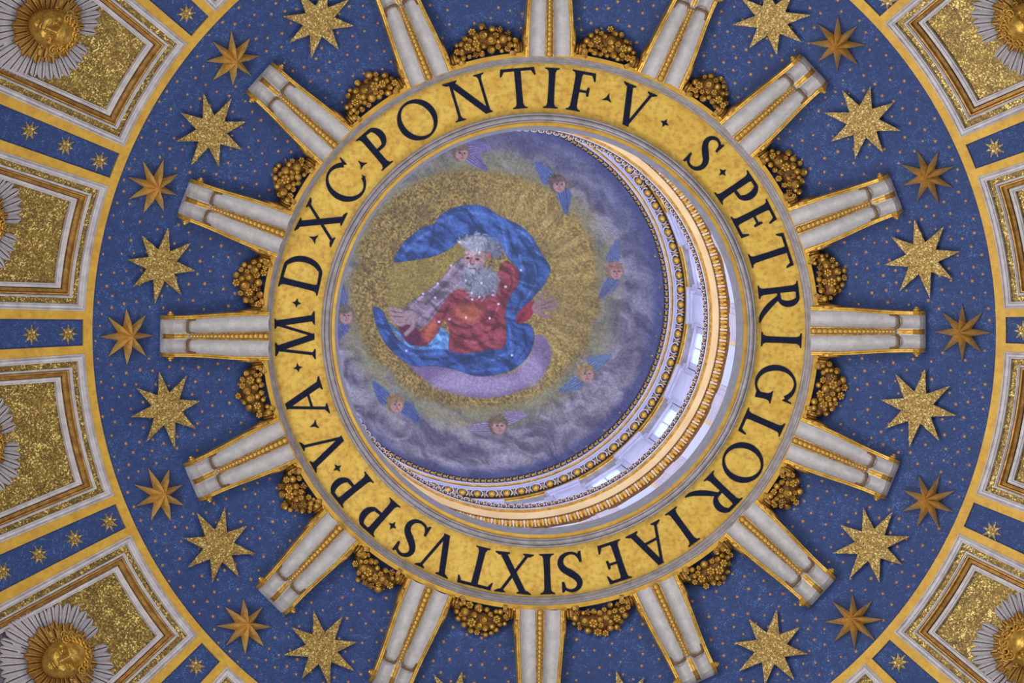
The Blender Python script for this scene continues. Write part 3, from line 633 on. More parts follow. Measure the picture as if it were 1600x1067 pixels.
def face_parts():
    D = []
    def tb(P, rs, n, dz=0.0, m='gilt'):
        mb = MB(); mb.tube([(x, y, faceZ(x, y) + dz) for x, y in P], rs, 6); D.append((n, mb.build(n, M[m], True)))
    mb = MB(); mb.ball((.115, 0, faceZ(.115, 0) + .03), (.042, .042, .05), 10, 8); rings = []
    mb.tube([(-.08, 0, faceZ(-.08, 0) - .01), (-.02, 0, faceZ(-.02, 0) + .015), (.05, 0, faceZ(.05, 0) + .03), (.11, 0, faceZ(.11, 0) + .04)], [.024, .026, .032, .04], 8)
    for q in (-1, 1): mb.ball((.125, q * .045, faceZ(.125, .045) + .012), (.03, .03, .03), 8, 6)
    D.append(('nose', mb.build('nose', M['gilt'], True)))
    for q in (-1, 1):
        mb = MB(); mb.ball((-.01, q * .135, faceZ(-.01, .135) - .005), (.036, .052, .04), 10, 8); D.append(('eye', mb.build('eye', M['gilt'], True)))
        tb([(.0, q * .068), (-.03, q * .09), (-.05, q * .135), (-.035, q * .18), (.005, q * .205)], [.008, .014, .017, .014, .008], 'eyelid', .012)
        tb([(.0, q * .068), (.025, q * .10), (.033, q * .135), (.025, q * .175), (.005, q * .205)], [.006, .010, .012, .010, .006], 'eyelid', .01)
        tb([(-.075, q * .05), (-.115, q * .10), (-.12, q * .16), (-.09, q * .22)], [.008, .012, .012, .006], 'eyebrow', .0)
    tb([(.205, -.085), (.192, -.04), (.198, 0), (.192, .04), (.205, .085)], [.006, .018, .018, .018, .006], 'upper_lip', .008)
    tb([(.212, -.07), (.236, -.035), (.242, 0), (.236, .035), (.212, .07)], [.006, .020, .024, .020, .006], 'lower_lip', .006)
    tb([(.212, -.08), (.214, 0), (.212, .08)], [.006, .009, .006], 'mouth_line', .006, 'giltcore')
    return D
def feather_mesh(mats, taper=.75):
    mb = MB(); rings = []; prof = [(0, .35), (.2, .62), (.45, .85), (.7, 1.0), (.85, .95), (.94, .72), (1.0, .25)]
    for x, wv in prof: rings.append([(x, -wv, 0), (x, -wv, .25), (x, -wv * .55, .62), (x, -wv * .14, .5), (x, -wv * .10, .22), (x, wv * .10, .22), (x, wv * .14, .5), (x, wv * .55, .62), (x, wv, .25), (x, wv, 0)])
    n = 10; vs = [p for r in rings for p in r]; fs = []; mi = []
    for i in range(len(rings) - 1):
        for j in range(n - 1): fs.append((i * n + j, i * n + j + 1, (i + 1) * n + j + 1, (i + 1) * n + j)); mi.append(1 if j in (3, 4, 5) else 0)
    b = (len(rings) - 1) * n; fs.append(tuple(range(b, b + n))); mi.append(0)
    return mesh('feather', vs, fs, mats, False, mi)
def curl_mesh():
    mb = MB(); P = []; rs = []
    for i in range(22):
        t = i / 21; a = t * 3.6 * PI; r = .1 * (1 - .72 * t); P.append((r * math.cos(a), r * math.sin(a), .02 + .06 * t)); rs.append(.03 * (1 - .4 * t))
    mb.tube(P, rs, 6); return mb.build('curl', M['gilt'], True)
HM = head_mesh(); FP = face_parts(); FW = feather_mesh([M['feather'], M['brown']]); FG = feather_mesh([M['giltdark'], M['giltcore']]); CM = curl_mesh()
def ear_mesh():
    mb = MB(); mb.tube([(-.06, 0, 0), (-.05, .05, .02), (.0, .075, .03), (.05, .05, .02), (.06, .0, 0)], [.018, .024, .026, .022, .016], 6); mb.ball((0, .015, 0), (.045, .03, .02), 8, 4); return mb.build('ear', M['gilt'], True)
EM = ear_mesh()
CHER = {9: ((77, 42), .16, 'in the upper left corner, smiling'), 6: ((97, 1030), -.12, 'in the lower left corner, looking down'), 14: ((1607, 32), .1, 'cut by the right edge at the upper right'), 1: ((1607, 1012), -.1, 'cut by the right edge at the lower right'),
        8: ((-40, 347), 0, 'cut by the left edge above nine o\'clock'), 7: ((-42, 697), 0, 'cut by the left edge below nine o\'clock')}
for k, ((x, y), tw, where) in CHER.items():
    m = shellframe(p2shell(x, y, 0), -.255) @ Matrix.Rotation(tw, 4, 'Z')
    t = empty('winged_cherub_head', m, label='gilded cherub head with white wings ' + where, cat='cherub', group='winged heads in the coffers')
    body = link('head', HM, t, Matrix.Translation((0.02, 0, .44)) @ Matrix.Rotation(.40, 4, 'Y') @ Matrix.Scale(1.1, 4))
    for nm, me_ in FP: link(nm, me_, body)
    rn = random.Random(k)
    for s in (-1, 1): link('ear', EM, t, Matrix.Translation((.05, s * .375, .40)) @ Matrix.Diagonal((1, s, 1, 1)))
    for i in range(11):
        a = PI + (i - 5) * .29; link('curl', CM, t, Matrix.Translation((.01 + .33 * math.cos(a), .34 * math.sin(a), .66 + .03 * rn.random())) @ Matrix.Rotation(.5 * math.cos(a), 4, 'Y') @ Matrix.Rotation(rn.uniform(0, 6), 4, 'Z') @ Matrix.Diagonal((1.0, 1.0 if i % 2 else -1.0, 1.6, 1)))
    for i in range(8):
        a = PI + (i - 3.5) * .36; link('curl', CM, t, Matrix.Translation((.42 * math.cos(a), .42 * math.sin(a), .52)) @ Matrix.Rotation(rn.uniform(0, 6), 4, 'Z') @ Matrix.Diagonal((.95, .95 if i % 2 else -.95, 1.2, 1)))
    def feath(a, r0, r1, wv, zb, me, nm, lift=.0):
        L = r1 - r0
        link(nm, me, t, Matrix.Rotation(a, 4, 'Z') @ Matrix.Translation((r0, 0, zb)) @ Matrix.Rotation(-lift, 4, 'Y') @ Matrix.Diagonal((L, wv, .09, 1)))
    for i in range(17):                                       # upper wings: white flight feathers towards the opening
        d = (i - 8) * .168 + (.03 if i > 8 else -.03)
        if i == 8: continue
        feath(PI + d, .60, 1.20 - .035 * abs(abs(i - 8) - 4), .084, .02 + .012 * (i % 2), FW, 'white_feather', .03)
    for s in (-1, 1):
        for i in range(5):                                    # long side wings
            feath(PI + s * (1.60 + .15 * i), .5, 1.40 - .05 * abs(i - 1), .092, .05 + .01 * i, FW, 'white_feather', .05)
        for i in range(6):                                    # lower wings
            feath(PI + s * (2.35 + .14 * i), .45, 1.25, .09, .02, FW, 'white_feather', .02)
    for i in range(28):                                       # gilded coverts
        a = PI + (i - 13.5) * .2244; feath(a, .3, .72 + .05 * (i % 2), .085, .16, FG, 'gilt_feather', .0)
    for i in range(10):
        a = PI + (i - 4.5) * .3; feath(a, .32, .62, .12, .24, FG, 'gilt_feather', -.05)

# ------------------------------------------------------------------ the lantern above the opening
def at(a, R, z, zr=0): return Matrix.Translation((R * math.cos(a), R * math.sin(a), z)) @ Matrix.Rotation(a, 4, 'Z')
wl = link('wall_lower', lathe('wall_lower', [(4.45, 100.0), (4.45, 104.72)], M['cream'], seg=192)); tag(wl, kind='structure', label='cream lower wall of the lantern seen past the opening')
wl2 = link('trim_2', lathe('gallery_floor', [(4.02, 100.0), (5.2, 100.05), (5.2, 99.7)], M['grey'], seg=128)); tag(wl2, kind='structure')
wu = link('wall_upper', lathe('wall_upper', [(4.75, 105.5), (4.75, 114.08)], M['lav'], seg=192)); tag(wu, kind='structure', label='white upper wall of the lantern')
VIS = [k for k in range(-3, 7)]
for n, k in enumerate(range(16)):
    a = math.radians(11.25 + 22.5 * k + 1)
    if not (k <= 6 or k >= 13): continue
    mb = MB(); mb.box((-.05, -.34, -3.4), (.0, .34, 3.0)); pane = mb.build('pane', M['pane'])
    fr = MB()
    for (a_, b_) in (((-.09, -.47, -3.5), (.0, -.34, 3.15)), ((-.09, .34, -3.5), (.0, .47, 3.15)), ((-.09, -.47, 3.0), (.0, .47, 3.2)), ((-.14, -.52, 3.2), (.0, .52, 3.28))): fr.box(a_, b_)
    w_ = link('window_%d' % (n + 1), fr.build('window_frame', M['lav'])); w_.matrix_world = at(a, 4.75, 109.8); tag(w_, kind='structure', label='tall lantern window with a pale frame')
    link('pane', pane, w_)
    mb = MB()
    for z in (-2.2, -1.0, .2, 1.4): mb.box((-.065, -.34, z - .02), (-.045, .34, z + .02))
    mb.box((-.065, -.015, -3.4), (-.045, .015, 3.0)); link('glazing_bar', mb.build('glazing_bar', M['lav']), w_)
    mb = MB(); mb.box((-.03, -.42, -2.2), (.0, .42, 1.9)); w3 = link('window_%d' % (n + 21), mb.build('gallery_pane', M['pane2'])); w3.matrix_world = at(a, 4.42, 102.4); tag(w3, kind='structure', label='gallery window low in the lantern wall')
PIL = {0: 'at three o\'clock', 1: 'just below three o\'clock', 2: 'at the lower right', 3: 'at the lower right, next towards the bottom', 4: 'at six o\'clock', 15: 'just above three o\'clock', 14: 'at the upper right', 5: 'at the lower left end'}
for k, lab in PIL.items():
    a = math.radians(22.5 * k + 1)
    t = empty('pilaster', at(a, 4.75, 105.5), label='bright white lantern pilaster with capital ' + lab, cat='pilaster', group='pilasters high in the lantern')
    mb = MB(); mb.box((-.19, -.30, 0), (.02, .30, 7.6)); link('shaft', mb.build('shaft', M['lav']), t)
    mb = MB()
    for (e, z0, z1) in ((0, 7.6, 7.66), (.05, 7.66, 7.74), (.02, 7.74, 8.2), (.06, 8.2, 8.28), (.09, 8.28, 8.38), (.05, 8.38, 8.56)): mb.box((-.19 - e * .6, -.30 - e * 1.3, z0), (.02, .30 + e * 1.3, z1))
    link('capital', mb.build('capital', M['lav']), t)
    mb = MB(); mb.box((-.12, -.42, 0), (.02, .42, 7.9)); mb.box((-.15, -.5, 7.9), (.02, .5, 8.05)); link('backing', mb.build('backing', M['lav']), t)
    t = empty('gallery_pier', at(a - .02, 4.45, 100.0), label='stepped pale pier under the leaf moulding ' + lab, cat='pier', group='piers low in the lantern')
    for e, w_, h_ in ((.03, .46, 4.55), (.06, .34, 4.3), (.09, .25, 4.1), (.13, .14, 3.9)):
        mb = MB(); mb.box((-e, -w_, 0), (.0, w_, h_)); link('pier_step', mb.build('pier_step', M['lav']), t)
# upper cornice with egg-and-dart under the mosaic
t = empty('upper_cornice', Matrix.Translation((0, 0, 114.5)), label='white and gold egg-and-dart cornice round the picture mosaic', cat='cornice')
def up(nm, prof, m, label=None, smooth=False, zb=114.5, par=None):
    o = link(nm, lathe(nm, [(R, z - zb) for R, z in prof], m, None, 256, smooth=smooth), par or t)
    if label: o['label'] = label
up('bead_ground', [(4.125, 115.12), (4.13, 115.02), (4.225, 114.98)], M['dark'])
up('white_fillet', [(4.225, 114.98), (4.225, 114.92), (4.26, 114.91)], M['lav'])
up('gilt_line', [(4.26, 114.91), (4.262, 114.86), (4.285, 114.85), (4.31, 114.86)], M['gilt'])
up('white_fascia', [(4.31, 114.86), (4.312, 114.76), (4.335, 114.75), (4.335, 114.60), (4.37, 114.52)], M['lav'])
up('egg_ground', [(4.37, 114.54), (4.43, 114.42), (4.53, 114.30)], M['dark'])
up('gilt_fillet', [(4.53, 114.32), (4.54, 114.22), (4.56, 114.20), (4.575, 114.22), (4.58, 114.16), (4.61, 114.15)], M['giltbright'])
up('soffit', [(4.61, 114.15), (4.76, 114.10)], M['grey'])
eg = MB(); eg.ball((0, 0, 0), (.105, .088, .07), 12, 8); EG = eg.build('egg', M['giltbright'], True)
sh = MB(); P = []
for i in range(13): b = -2.35 + 4.7 * i / 12; P.append((.142 * math.cos(b) - .0, .132 * math.sin(b), .02))
sh.tube(P, .022, 5); SHM = sh.build('egg_shell', M['lav'], True)
dt = MB(); dt.tube([(-.13, 0, 0), (.05, 0, 0), (.12, 0, 0)], [.012, .016, .004], 5); dt.tube([(.03, 0, .0), (.07, 0, -.01), (.13, 0, 0)], [.036, .03, .003], 5); DTM = dt.build('dart', M['gilt'], True)
def around(n, lo, hi, off=0.0):
    for j in range(n):
        d = 360.0 * j / n + off
        dd = (d + 180) % 360 - 180
        if lo <= dd <= hi: yield math.radians(d)
tilt = Matrix.Rotation(math.radians(-52), 4, 'Y')
for a in around(82, -62, 135, 1.0):
    m = at(a, 4.445, 114.40 - 114.5)
    link('egg', EG, t, m @ Matrix.Rotation(.98, 4, 'Y') @ Matrix.Translation((0.02, 0, -.03))); link('egg_shell', SHM, t, m @ Matrix.Rotation(.98, 4, 'Y') @ Matrix.Rotation(PI, 4, 'Z') @ Matrix.Translation((0, 0, -.04)))
for a in around(82, -62, 135, 1.0 + 180 / 82): link('dart', DTM, t, at(a, 4.445, 114.38 - 114.5) @ Matrix.Rotation(.98, 4, 'Y'))
bd = MB(); bd.ball((0, 0, 0), (.036, .052, .03), 8, 5); BDM = bd.build('bead', M['giltbright'], True)
for a in around(178, -75, 160): link('bead', BDM, t, at(a, 4.18, 114.985 - 114.5))
bl = MB(); bl.tube([(-.045, .0, 0), (0, .03, .0), (.045, 0, 0)], .010, 4)
BLM = bl.build('bead_link', M['lav'])
for a in around(178, -75, 160, 1.0): link('bead_link', BLM, t, at(a, 4.18, 114.99 - 114.5))
# lower cornice
t2 = empty('lower_cornice', Matrix.Translation((0, 0, 105.2)), label='cream and gold leaf cornice crossing the lantern wall', cat='cornice')
def lo_(nm, prof, m): up(nm, prof, m, None, False, 105.2, t2)
lo_('top_shelf', [(4.76, 105.55), (3.96, 105.50), (3.955, 105.42)], M['lav'])
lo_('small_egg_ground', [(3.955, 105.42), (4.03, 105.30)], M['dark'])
lo_('pale_fillet', [(4.03, 105.32), (4.035, 105.26), (4.055, 105.25)], M['lav'])
lo_('gilt_cyma', [(4.055, 105.27), (4.06, 105.22), (4.075, 105.20), (4.09, 105.20), (4.10, 105.16), (4.115, 105.15)], M['gilt'])
lo_('cream_fascia', [(4.115, 105.15), (4.12, 105.06), (4.235, 105.02)], M['cream'])
lo_('leaf_ground', [(4.235, 105.02), (4.245, 104.98), (4.40, 104.74), (4.45, 104.72)], M['giltcore'])
se = MB(); P = []
for i in range(11): b = -2.5 + 5.0 * i / 10; P.append((.058 * math.cos(b), .058 * math.sin(b), 0))
se.tube(P, .014, 5); se.ball((0, 0, .0), (.030, .030, .02), 7, 4, 1); SEM = se.build('small_egg', [M['lav'], M['gilt']], True)
for a in around(157, -95, 165): link('small_egg', SEM, t2, at(a, 3.988, 105.34 - 105.2) @ Matrix.Rotation(1.0, 4, 'Y') @ Matrix.Rotation(PI, 4, 'Z'))
sd = MB(); sd.tube([(-.03, 0, 0), (.02, 0, -.01), (.04, 0, 0)], [.006, .014, .004], 4); SDM = sd.build('small_dart', M['gilt'])
for a in around(157, -95, 165, 180 / 157): link('small_dart', SDM, t2, at(a, 4.0, 105.34 - 105.2) @ Matrix.Rotation(.85, 4, 'Y'))
lf = MB()
for s in (-1, 1): lf.ball((0, s * .046, 0), (.125, .042, .05), 8, 6)
lf.ball((-.05, 0, .01), (.07, .034, .04), 6, 4); LFM = lf.build('leaf_pair', M['giltbright'], True)
tg = MB(); tg.tube([(-.12, 0, 0), (-.075, 0, -.01), (-.015, 0, 0), (.05, 0, 0), (.11, 0, 0)], [.014, .038, .028, .019, .026], 7); TGM = tg.build('tongue', M['tongue'], True)
for a in around(118, -75, 150): link('tongue', TGM, t2, at(a, 4.332, 104.85 - 105.2) @ Matrix.Rotation(.98, 4, 'Y'))
for a in around(118, -75, 150, 180 / 118): link('leaf_pair', LFM, t2, at(a, 4.332, 104.86 - 105.2) @ Matrix.Rotation(.98, 4, 'Y'))

# ------------------------------------------------------------------ picture mosaic on the small dome
def vnoise(x, y, seed):
    rs = np.random.RandomState(seed); g = rs.rand(256, 256); xi = np.floor(x).astype(int); yi = np.floor(y).astype(int); fx = x - xi; fy = y - yi
    fx = fx * fx * (3 - 2 * fx); fy = fy * fy * (3 - 2 * fy)
    a = g[xi % 256, yi % 256]; b = g[(xi + 1) % 256, yi % 256]; c = g[xi % 256, (yi + 1) % 256]; d = g[(xi + 1) % 256, (yi + 1) % 256]
    return (a * (1 - fx) + b * fx) * (1 - fy) + (c * (1 - fx) + d * fx) * fy
def fbm(x, y, seed, o=4):
    s = 0; w_ = .5
    for i in range(o): s = s + w_ * vnoise(x * 2 ** i, y * 2 ** i, seed + i); w_ /= 2
    return s / (1 - .5 ** o)
NG = 430; RM = 4.135
u = np.linspace(-1, 1, NG); gu, gv = np.meshgrid(u, u)
# square grid mapped to the disc
r_ = np.maximum(np.abs(gu), np.abs(gv)); th = np.arctan2(gv, gu); Rr = RM * r_; Xw = Rr * np.cos(th); Yw = Rr * np.sin(th)
Zw = 115.1 + 2.5 * np.sqrt(np.clip(1 - (Rr / (RM * 1.02)) ** 2, 0, 1)) - 2.5 * math.sqrt(1 - 1 / 1.02 ** 2)
px = VX + F * (Xw - CX) / Zw; py = VY + F * (Yw - CY) / Zw
def C(r, g, b): return np.array([r, g, b], float)
col = np.zeros((NG, NG, 3))
def mixc(mask, c, amt=1.0):
    global col
    m = np.clip(mask * amt, 0, 1)[..., None]; col = col * (1 - m) + c * m
def catm(P, n=6, closed=True):
    P = np.array(P, float); out = []; N = len(P); rng = range(N) if closed else range(N - 1)
    for i in rng:
        if closed: a, b, c, d = P[(i - 1) % N], P[i], P[(i + 1) % N], P[(i + 2) % N]
        else: a, b, c, d = P[max(i - 1, 0)], P[i], P[i + 1], P[min(i + 2, N - 1)]
        for j in range(n):
            t_v = j / n; out.append(.5 * (2 * b + (c - a) * t_v + (2 * a - 5 * b + 4 * c - d) * t_v ** 2 + (3 * b - a - 3 * c + d) * t_v ** 3))
    if not closed: out.append(P[-1])
    return np.array(out)
def poly(P, soft=.8, smooth=True):
    Q = catm(P) if smooth else np.array(P, float); x0, y0 = Q.min(0) - 3; x1, y1 = Q.max(0) + 3
    sel = (px > x0) & (px < x1) & (py > y0) & (py < y1); X = px[sel]; Y = py[sel]; ins = np.zeros(X.shape, bool); dm = np.full(X.shape, 1e9)
    for i in range(len(Q)):
        ax, ay = Q[i]; bx, by = Q[(i + 1) % len(Q)]
        if by != ay: ins ^= ((ay > Y) != (by > Y)) & (X < (bx - ax) * (Y - ay) / (by - ay) + ax)
        tt = np.clip(((X - ax) * (bx - ax) + (Y - ay) * (by - ay)) / max((bx - ax) ** 2 + (by - ay) ** 2, 1e-9), 0, 1); dm = np.minimum(dm, (X - ax - tt * (bx - ax)) ** 2 + (Y - ay - tt * (by - ay)) ** 2)
    d = np.sqrt(dm) * np.where(ins, 1, -1); out = np.zeros(px.shape); out[sel] = np.clip(.5 + d / (2 * soft), 0, 1); return out
def stroke(P, wv, smooth=True):
    Q = catm(P, 5, False) if smooth and len(P) > 2 else np.array(P, float); x0, y0 = Q.min(0) - 4 * wv; x1, y1 = Q.max(0) + 4 * wv
    sel = (px > x0) & (px < x1) & (py > y0) & (py < y1); X = px[sel]; Y = py[sel]; dm = np.full(X.shape, 1e9)
    for i in range(len(Q) - 1):
        ax, ay = Q[i]; bx, by = Q[i + 1]; tt = np.clip(((X - ax) * (bx - ax) + (Y - ay) * (by - ay)) / max((bx - ax) ** 2 + (by - ay) ** 2, 1e-9), 0, 1)
        dm = np.minimum(dm, (X - ax - tt * (bx - ax)) ** 2 + (Y - ay - tt * (by - ay)) ** 2)
    out = np.zeros(px.shape); out[sel] = np.exp(-dm / (2 * (wv * .6) ** 2)); return out
def ell(cx, cy, rx, ry, rot=0, soft=.12):
    c, s = math.cos(rot), math.sin(rot); X = (px - cx) * c + (py - cy) * s; Y = -(px - cx) * s + (py - cy) * c
    d = np.sqrt((X / rx) ** 2 + (Y / ry) ** 2); return np.clip((1 - d) / soft + .5, 0, 1)
# clouds
A_ = np.arctan2(py - 466, px - 752); Q_ = np.hypot(px - 752, py - 466)
cw = fbm(A_ * 5 + Q_ / 60 + 40, Q_ / 22 + 30, 3, 5); cw2 = fbm(px / 34 + .8 * cw * 3, py / 34, 11, 5); cw3 = fbm(px / 9, py / 9, 21, 3)
colA = C(124, 122, 118); colB = C(104, 98, 122); colC = C(66, 72, 112)
outer = np.clip((Q_ - 205) / 75, 0, 1)[..., None]
col[:] = colA * (1 - outer) + colB * outer
mixc(np.clip((cw2 - .42) * 4, 0, 1), C(104, 92, 112), .6)
wx_ = px + 26 * (fbm(px / 50, py / 50, 71, 3) - .5) * 3; wy_ = py + 26 * (fbm(px / 50, py / 50, 75, 3) - .5) * 3
st = fbm((wx_ * .75 + wy_ * .5) / 60, (wy_ * .85 - wx_ * .5) / 13, 41, 5); s3 = fbm(wx_ / 22, wy_ / 22, 45, 4)
mixc(np.clip((st - .5) * 6, 0, 1), C(168, 160, 172), .6); mixc(np.clip((.47 - st) * 6, 0, 1), C(70, 68, 90), .65)
mixc(np.clip((s3 - .53) * 6, 0, 1), C(142, 138, 134), .45); mixc(np.clip((.45 - s3) * 7, 0, 1), C(82, 74, 98), .5); mixc(np.clip((cw - .56) * 6, 0, 1), C(176, 172, 184), .4)
mixc(np.clip((Q_ - 264) / 12, 0, 1), C(58, 68, 116), .7)
up_right = np.clip(((px - 800) - (py - 400)) / 220, 0, 1) * np.clip((Q_ - 215) / 50, 0, 1); mixc(up_right, C(80, 88, 130), .55)
# greenish veil between cloud and glow
gd = np.sqrt(((px - 745) / 200) ** 2 + ((py - 452) / 193) ** 2) + .10 * (cw2 - .5)
mixc(np.clip((1.18 - gd) * 8, 0, 1) * np.clip(cw * 1.6, 0, 1), C(128, 122, 74), .75)
gl = np.clip((1.0 - gd) * 14, 0, 1); mixc(gl, C(132, 108, 50))
rsn = np.random.RandomState(5); spk = rsn.rand(NG, NG); spk2 = vnoise(px / 2.1, py / 2.1, 77)
mixc(gl * np.clip((spk2 - .5) * 2.4, 0, 1), C(196, 164, 74), .75); mixc(gl * np.clip((.42 - spk2) * 3, 0, 1), C(74, 56, 26), .75)
mixc(gl * np.clip((fbm(px / 30, py / 30, 61, 3) - .45) * 3, 0, 1), C(92, 74, 44), .5)
rd = np.hypot(px - 770, py - 440); mixc(gl * np.clip(1 - np.abs(rd - 120) / 70, 0, 1) * (px > 745), C(190, 158, 74), .3)
ray = (np.sin(np.arctan2(py - 450, px - 770) * 34) > .3) * gl * (px > 800) * np.clip((rd - 95) / 20, 0, 1) * np.clip((190 - rd) / 30, 0, 1); mixc(ray * vnoise(px / 14, py / 14, 8), C(206, 176, 96), .4)
mixc(poly([(615, 410), (655, 402), (700, 380), (722, 372), (728, 400), (705, 425), (660, 460), (625, 480), (606, 470)], 6), C(146, 128, 48), .5)
# cloud seat
seat = [(640, 568), (690, 572), (750, 588), (805, 580), (828, 556), (838, 524), (852, 528), (862, 552), (850, 584), (822, 606), (782, 620), (740, 621), (695, 610), (662, 592)]
mixc(poly(seat, 2), C(112, 94, 128)); 
for cx_, cy_, rx_, ry_ in ((705, 594, 30, 14), (735, 600, 30, 15), (780, 602, 34, 13), (828, 578, 20, 26)): mixc(ell(cx_, cy_, rx_, ry_, -.2, .7), C(158, 142, 172), .7)
def cloth(P, base, darks, lights, edge=True):
    m = poly(P); mixc(m, base); n = fbm(px / 7, py / 7, 33, 3)
    for S_, wv in darks: mixc(stroke(S_, wv) * m, base * .55, .75)
    for S_, wv in lights: mixc(stroke(S_, wv) * m, np.minimum(base * 1.15 + 38, 255), .65)
    mixc(m * np.clip((n - .5) * 3, 0, 1), base * .75, .5)
    fo = fbm((px + .6 * py) / 26, (py - .6 * px) / 7 + 2 * fbm(px / 18, py / 18, 55, 2), 57, 4)
    mixc(m * np.clip((fo - .52) * 7, 0, 1), base * .5, .55); mixc(m * np.clip((.46 - fo) * 7, 0, 1), np.minimum(base * 1.15 + 26, 255), .45)
    if edge:
        Q = list(P) + [P[0]]; mixc(stroke(Q, 1.1) * m, base * .5, .5)
BL = C(52, 84, 146)
# flying mantle, simplified
cloth([(616, 409), (622, 392), (640, 370), (664, 354), (678, 350), (688, 336), (708, 325), (732, 320), (758, 323), (778, 336), (798, 345), (818, 356), (834, 374), (846, 396), (858, 414), (859, 426), (848, 448), (834, 464), (824, 482), (812, 500), (800, 505), (789, 500), (791, 480), (798, 460), (810, 440), (808, 420), (795, 405), (786, 390), (770, 378), (742, 372), (720, 374), (704, 388), (678, 400), (655, 405), (635, 408)], BL,
      [([(678, 352), (676, 375), (662, 400)], 2.2), ([(728, 326), (742, 350), (762, 366)], 2), ([(792, 345), (796, 372), (806, 395), (822, 420), (826, 450)], 2.6), ([(812, 370), (832, 400), (840, 425), (830, 455)], 2), ([(806, 440), (815, 460), (805, 490)], 2.2), ([(700, 385), (730, 366), (760, 372)], 2)],
      [([(690, 345), (720, 332), (760, 336)], 3), ([(630, 398), (650, 376), (672, 362)], 3), ([(784, 350), (788, 372), (792, 395)], 3), ([(800, 352), (826, 372), (842, 400)], 2.4), ([(812, 400), (818, 430), (812, 455)], 2), ([(835, 415), (838, 440), (820, 470)], 2)])
# sleeve and arm
cloth([(722, 402), (742, 408), (748, 430), (735, 445), (712, 462), (692, 480), (672, 505), (652, 512), (632, 500), (628, 486), (642, 472), (664, 456), (684, 440), (702, 420)], C(128, 110, 122), [([(725, 412), (700, 440), (665, 475)], 2.4), ([(735, 430), (700, 462), (668, 500)], 2)], [([(712, 412), (690, 440), (650, 470)], 2), ([(720, 440), (690, 470), (655, 498)], 1.4), ([(660, 462), (640, 485), (650, 505)], 1.3)])
# lower mantle
cloth([(583, 480), (597, 485), (607, 505), (622, 530), (648, 545), (672, 540), (688, 520), (700, 520), (704, 546), (728, 552), (760, 544), (788, 540), (790, 502), (812, 504), (829, 508), (835, 528), (828, 552), (812, 570), (790, 582), (748, 588), (712, 578), (680, 572), (648, 572), (626, 560), (603, 538), (588, 508)], C(46, 76, 140),
      [([(600, 510), (625, 545), (660, 560), (700, 560)], 2.6), ([(700, 572), (730, 560), (770, 550)], 2.4), ([(800, 515), (806, 545), (790, 570)], 2.6), ([(818, 515), (822, 540), (808, 562)], 2)], [([(590, 490), (610, 525), (640, 552), (690, 552)], 3), ([(730, 572), (770, 562), (800, 548)], 3), ([(796, 510), (798, 540)], 2.2), ([(740, 580), (780, 576)], 2.5)])
cloth([(608, 506), (622, 516), (640, 534), (660, 530), (680, 506), (692, 512), (702, 526), (702, 545), (680, 545), (656, 547), (632, 538)], C(84, 138, 196), [([(640, 538), (670, 540), (695, 530)], 1.8)], [([(615, 515), (640, 540)], 2), ([(680, 515), (690, 535)], 2)])
# robe
cloth([(726, 450), (745, 455), (770, 440), (786, 410), (800, 412), (811, 430), (806, 450), (797, 462), (790, 485), (789, 540), (765, 546), (728, 552), (702, 546), (703, 520), (694, 500), (684, 520), (664, 540), (640, 536), (628, 522), (622, 504), (640, 508), (655, 518), (668, 508), (690, 478), (710, 455)], C(142, 56, 62),
      [([(705, 470), (690, 500), (672, 530)], 2.4), ([(706, 520), (735, 528), (780, 510)], 2.2), ([(700, 500), (730, 512), (775, 490)], 2), ([(740, 540), (770, 530)], 2), ([(790, 420), (800, 440), (790, 465)], 2), ([(640, 512), (650, 530)], 4)],
      [([(715, 485), (735, 500), (765, 480)], 3), ([(712, 530), (745, 536)], 2), ([(680, 495), (668, 520)], 2.6), ([(778, 480), (770, 500)], 2), ([(800, 420), (804, 435)], 2)])
mixc(poly([(710, 482), (730, 475), (755, 484), (745, 500), (722, 502)], 5), C(186, 104, 48), .55); mixc(poly([(662, 515), (676, 500), (684, 512), (670, 532)], 4), C(190, 96, 46), .6)
mixc(poly([(622, 506), (636, 506), (654, 516), (656, 536), (640, 538), (628, 524)], 1.5), C(88, 34, 58))
mixc(poly([(812, 486), (832, 470), (834, 488), (822, 502), (806, 504)], 1), C(150, 44, 54)); mixc(poly([(806, 504), (816, 488), (822, 490), (812, 504)], 1), C(88, 26, 46), .6)
# hands
for P in ([(628, 486), (618, 484), (609, 482)], [(630, 492), (618, 491), (610, 489)], [(632, 498), (621, 499), (612, 497)], [(636, 503), (626, 507), (616, 503)], [(640, 500), (645, 510), (634, 522)]): mixc(np.clip(stroke(P, 3.2) * 1.8, 0, 1), C(152, 124, 124)); 
mixc(ell(640, 496, 13, 11), C(150, 122, 124)); mixc(stroke([(612, 486), (628, 489)], .8), C(84, 60, 70)); mixc(stroke([(613, 494), (629, 495)], .8), C(84, 60, 70))
for P in ([(842, 476), (856, 468), (866, 466)], [(844, 480), (858, 476), (869, 474)], [(845, 485), (858, 483), (869, 483)], [(842, 490), (852, 494), (858, 495)], [(838, 472), (846, 462), (850, 456)]): mixc(np.clip(stroke(P, 2.8) * 1.8, 0, 1), C(134, 104, 104))
mixc(ell(840, 481, 9, 10), C(140, 108, 106)); mixc(stroke([(846, 478), (860, 471)], .7), C(84, 58, 66)); mixc(stroke([(846, 482), (862, 479)], .7), C(84, 58, 66))
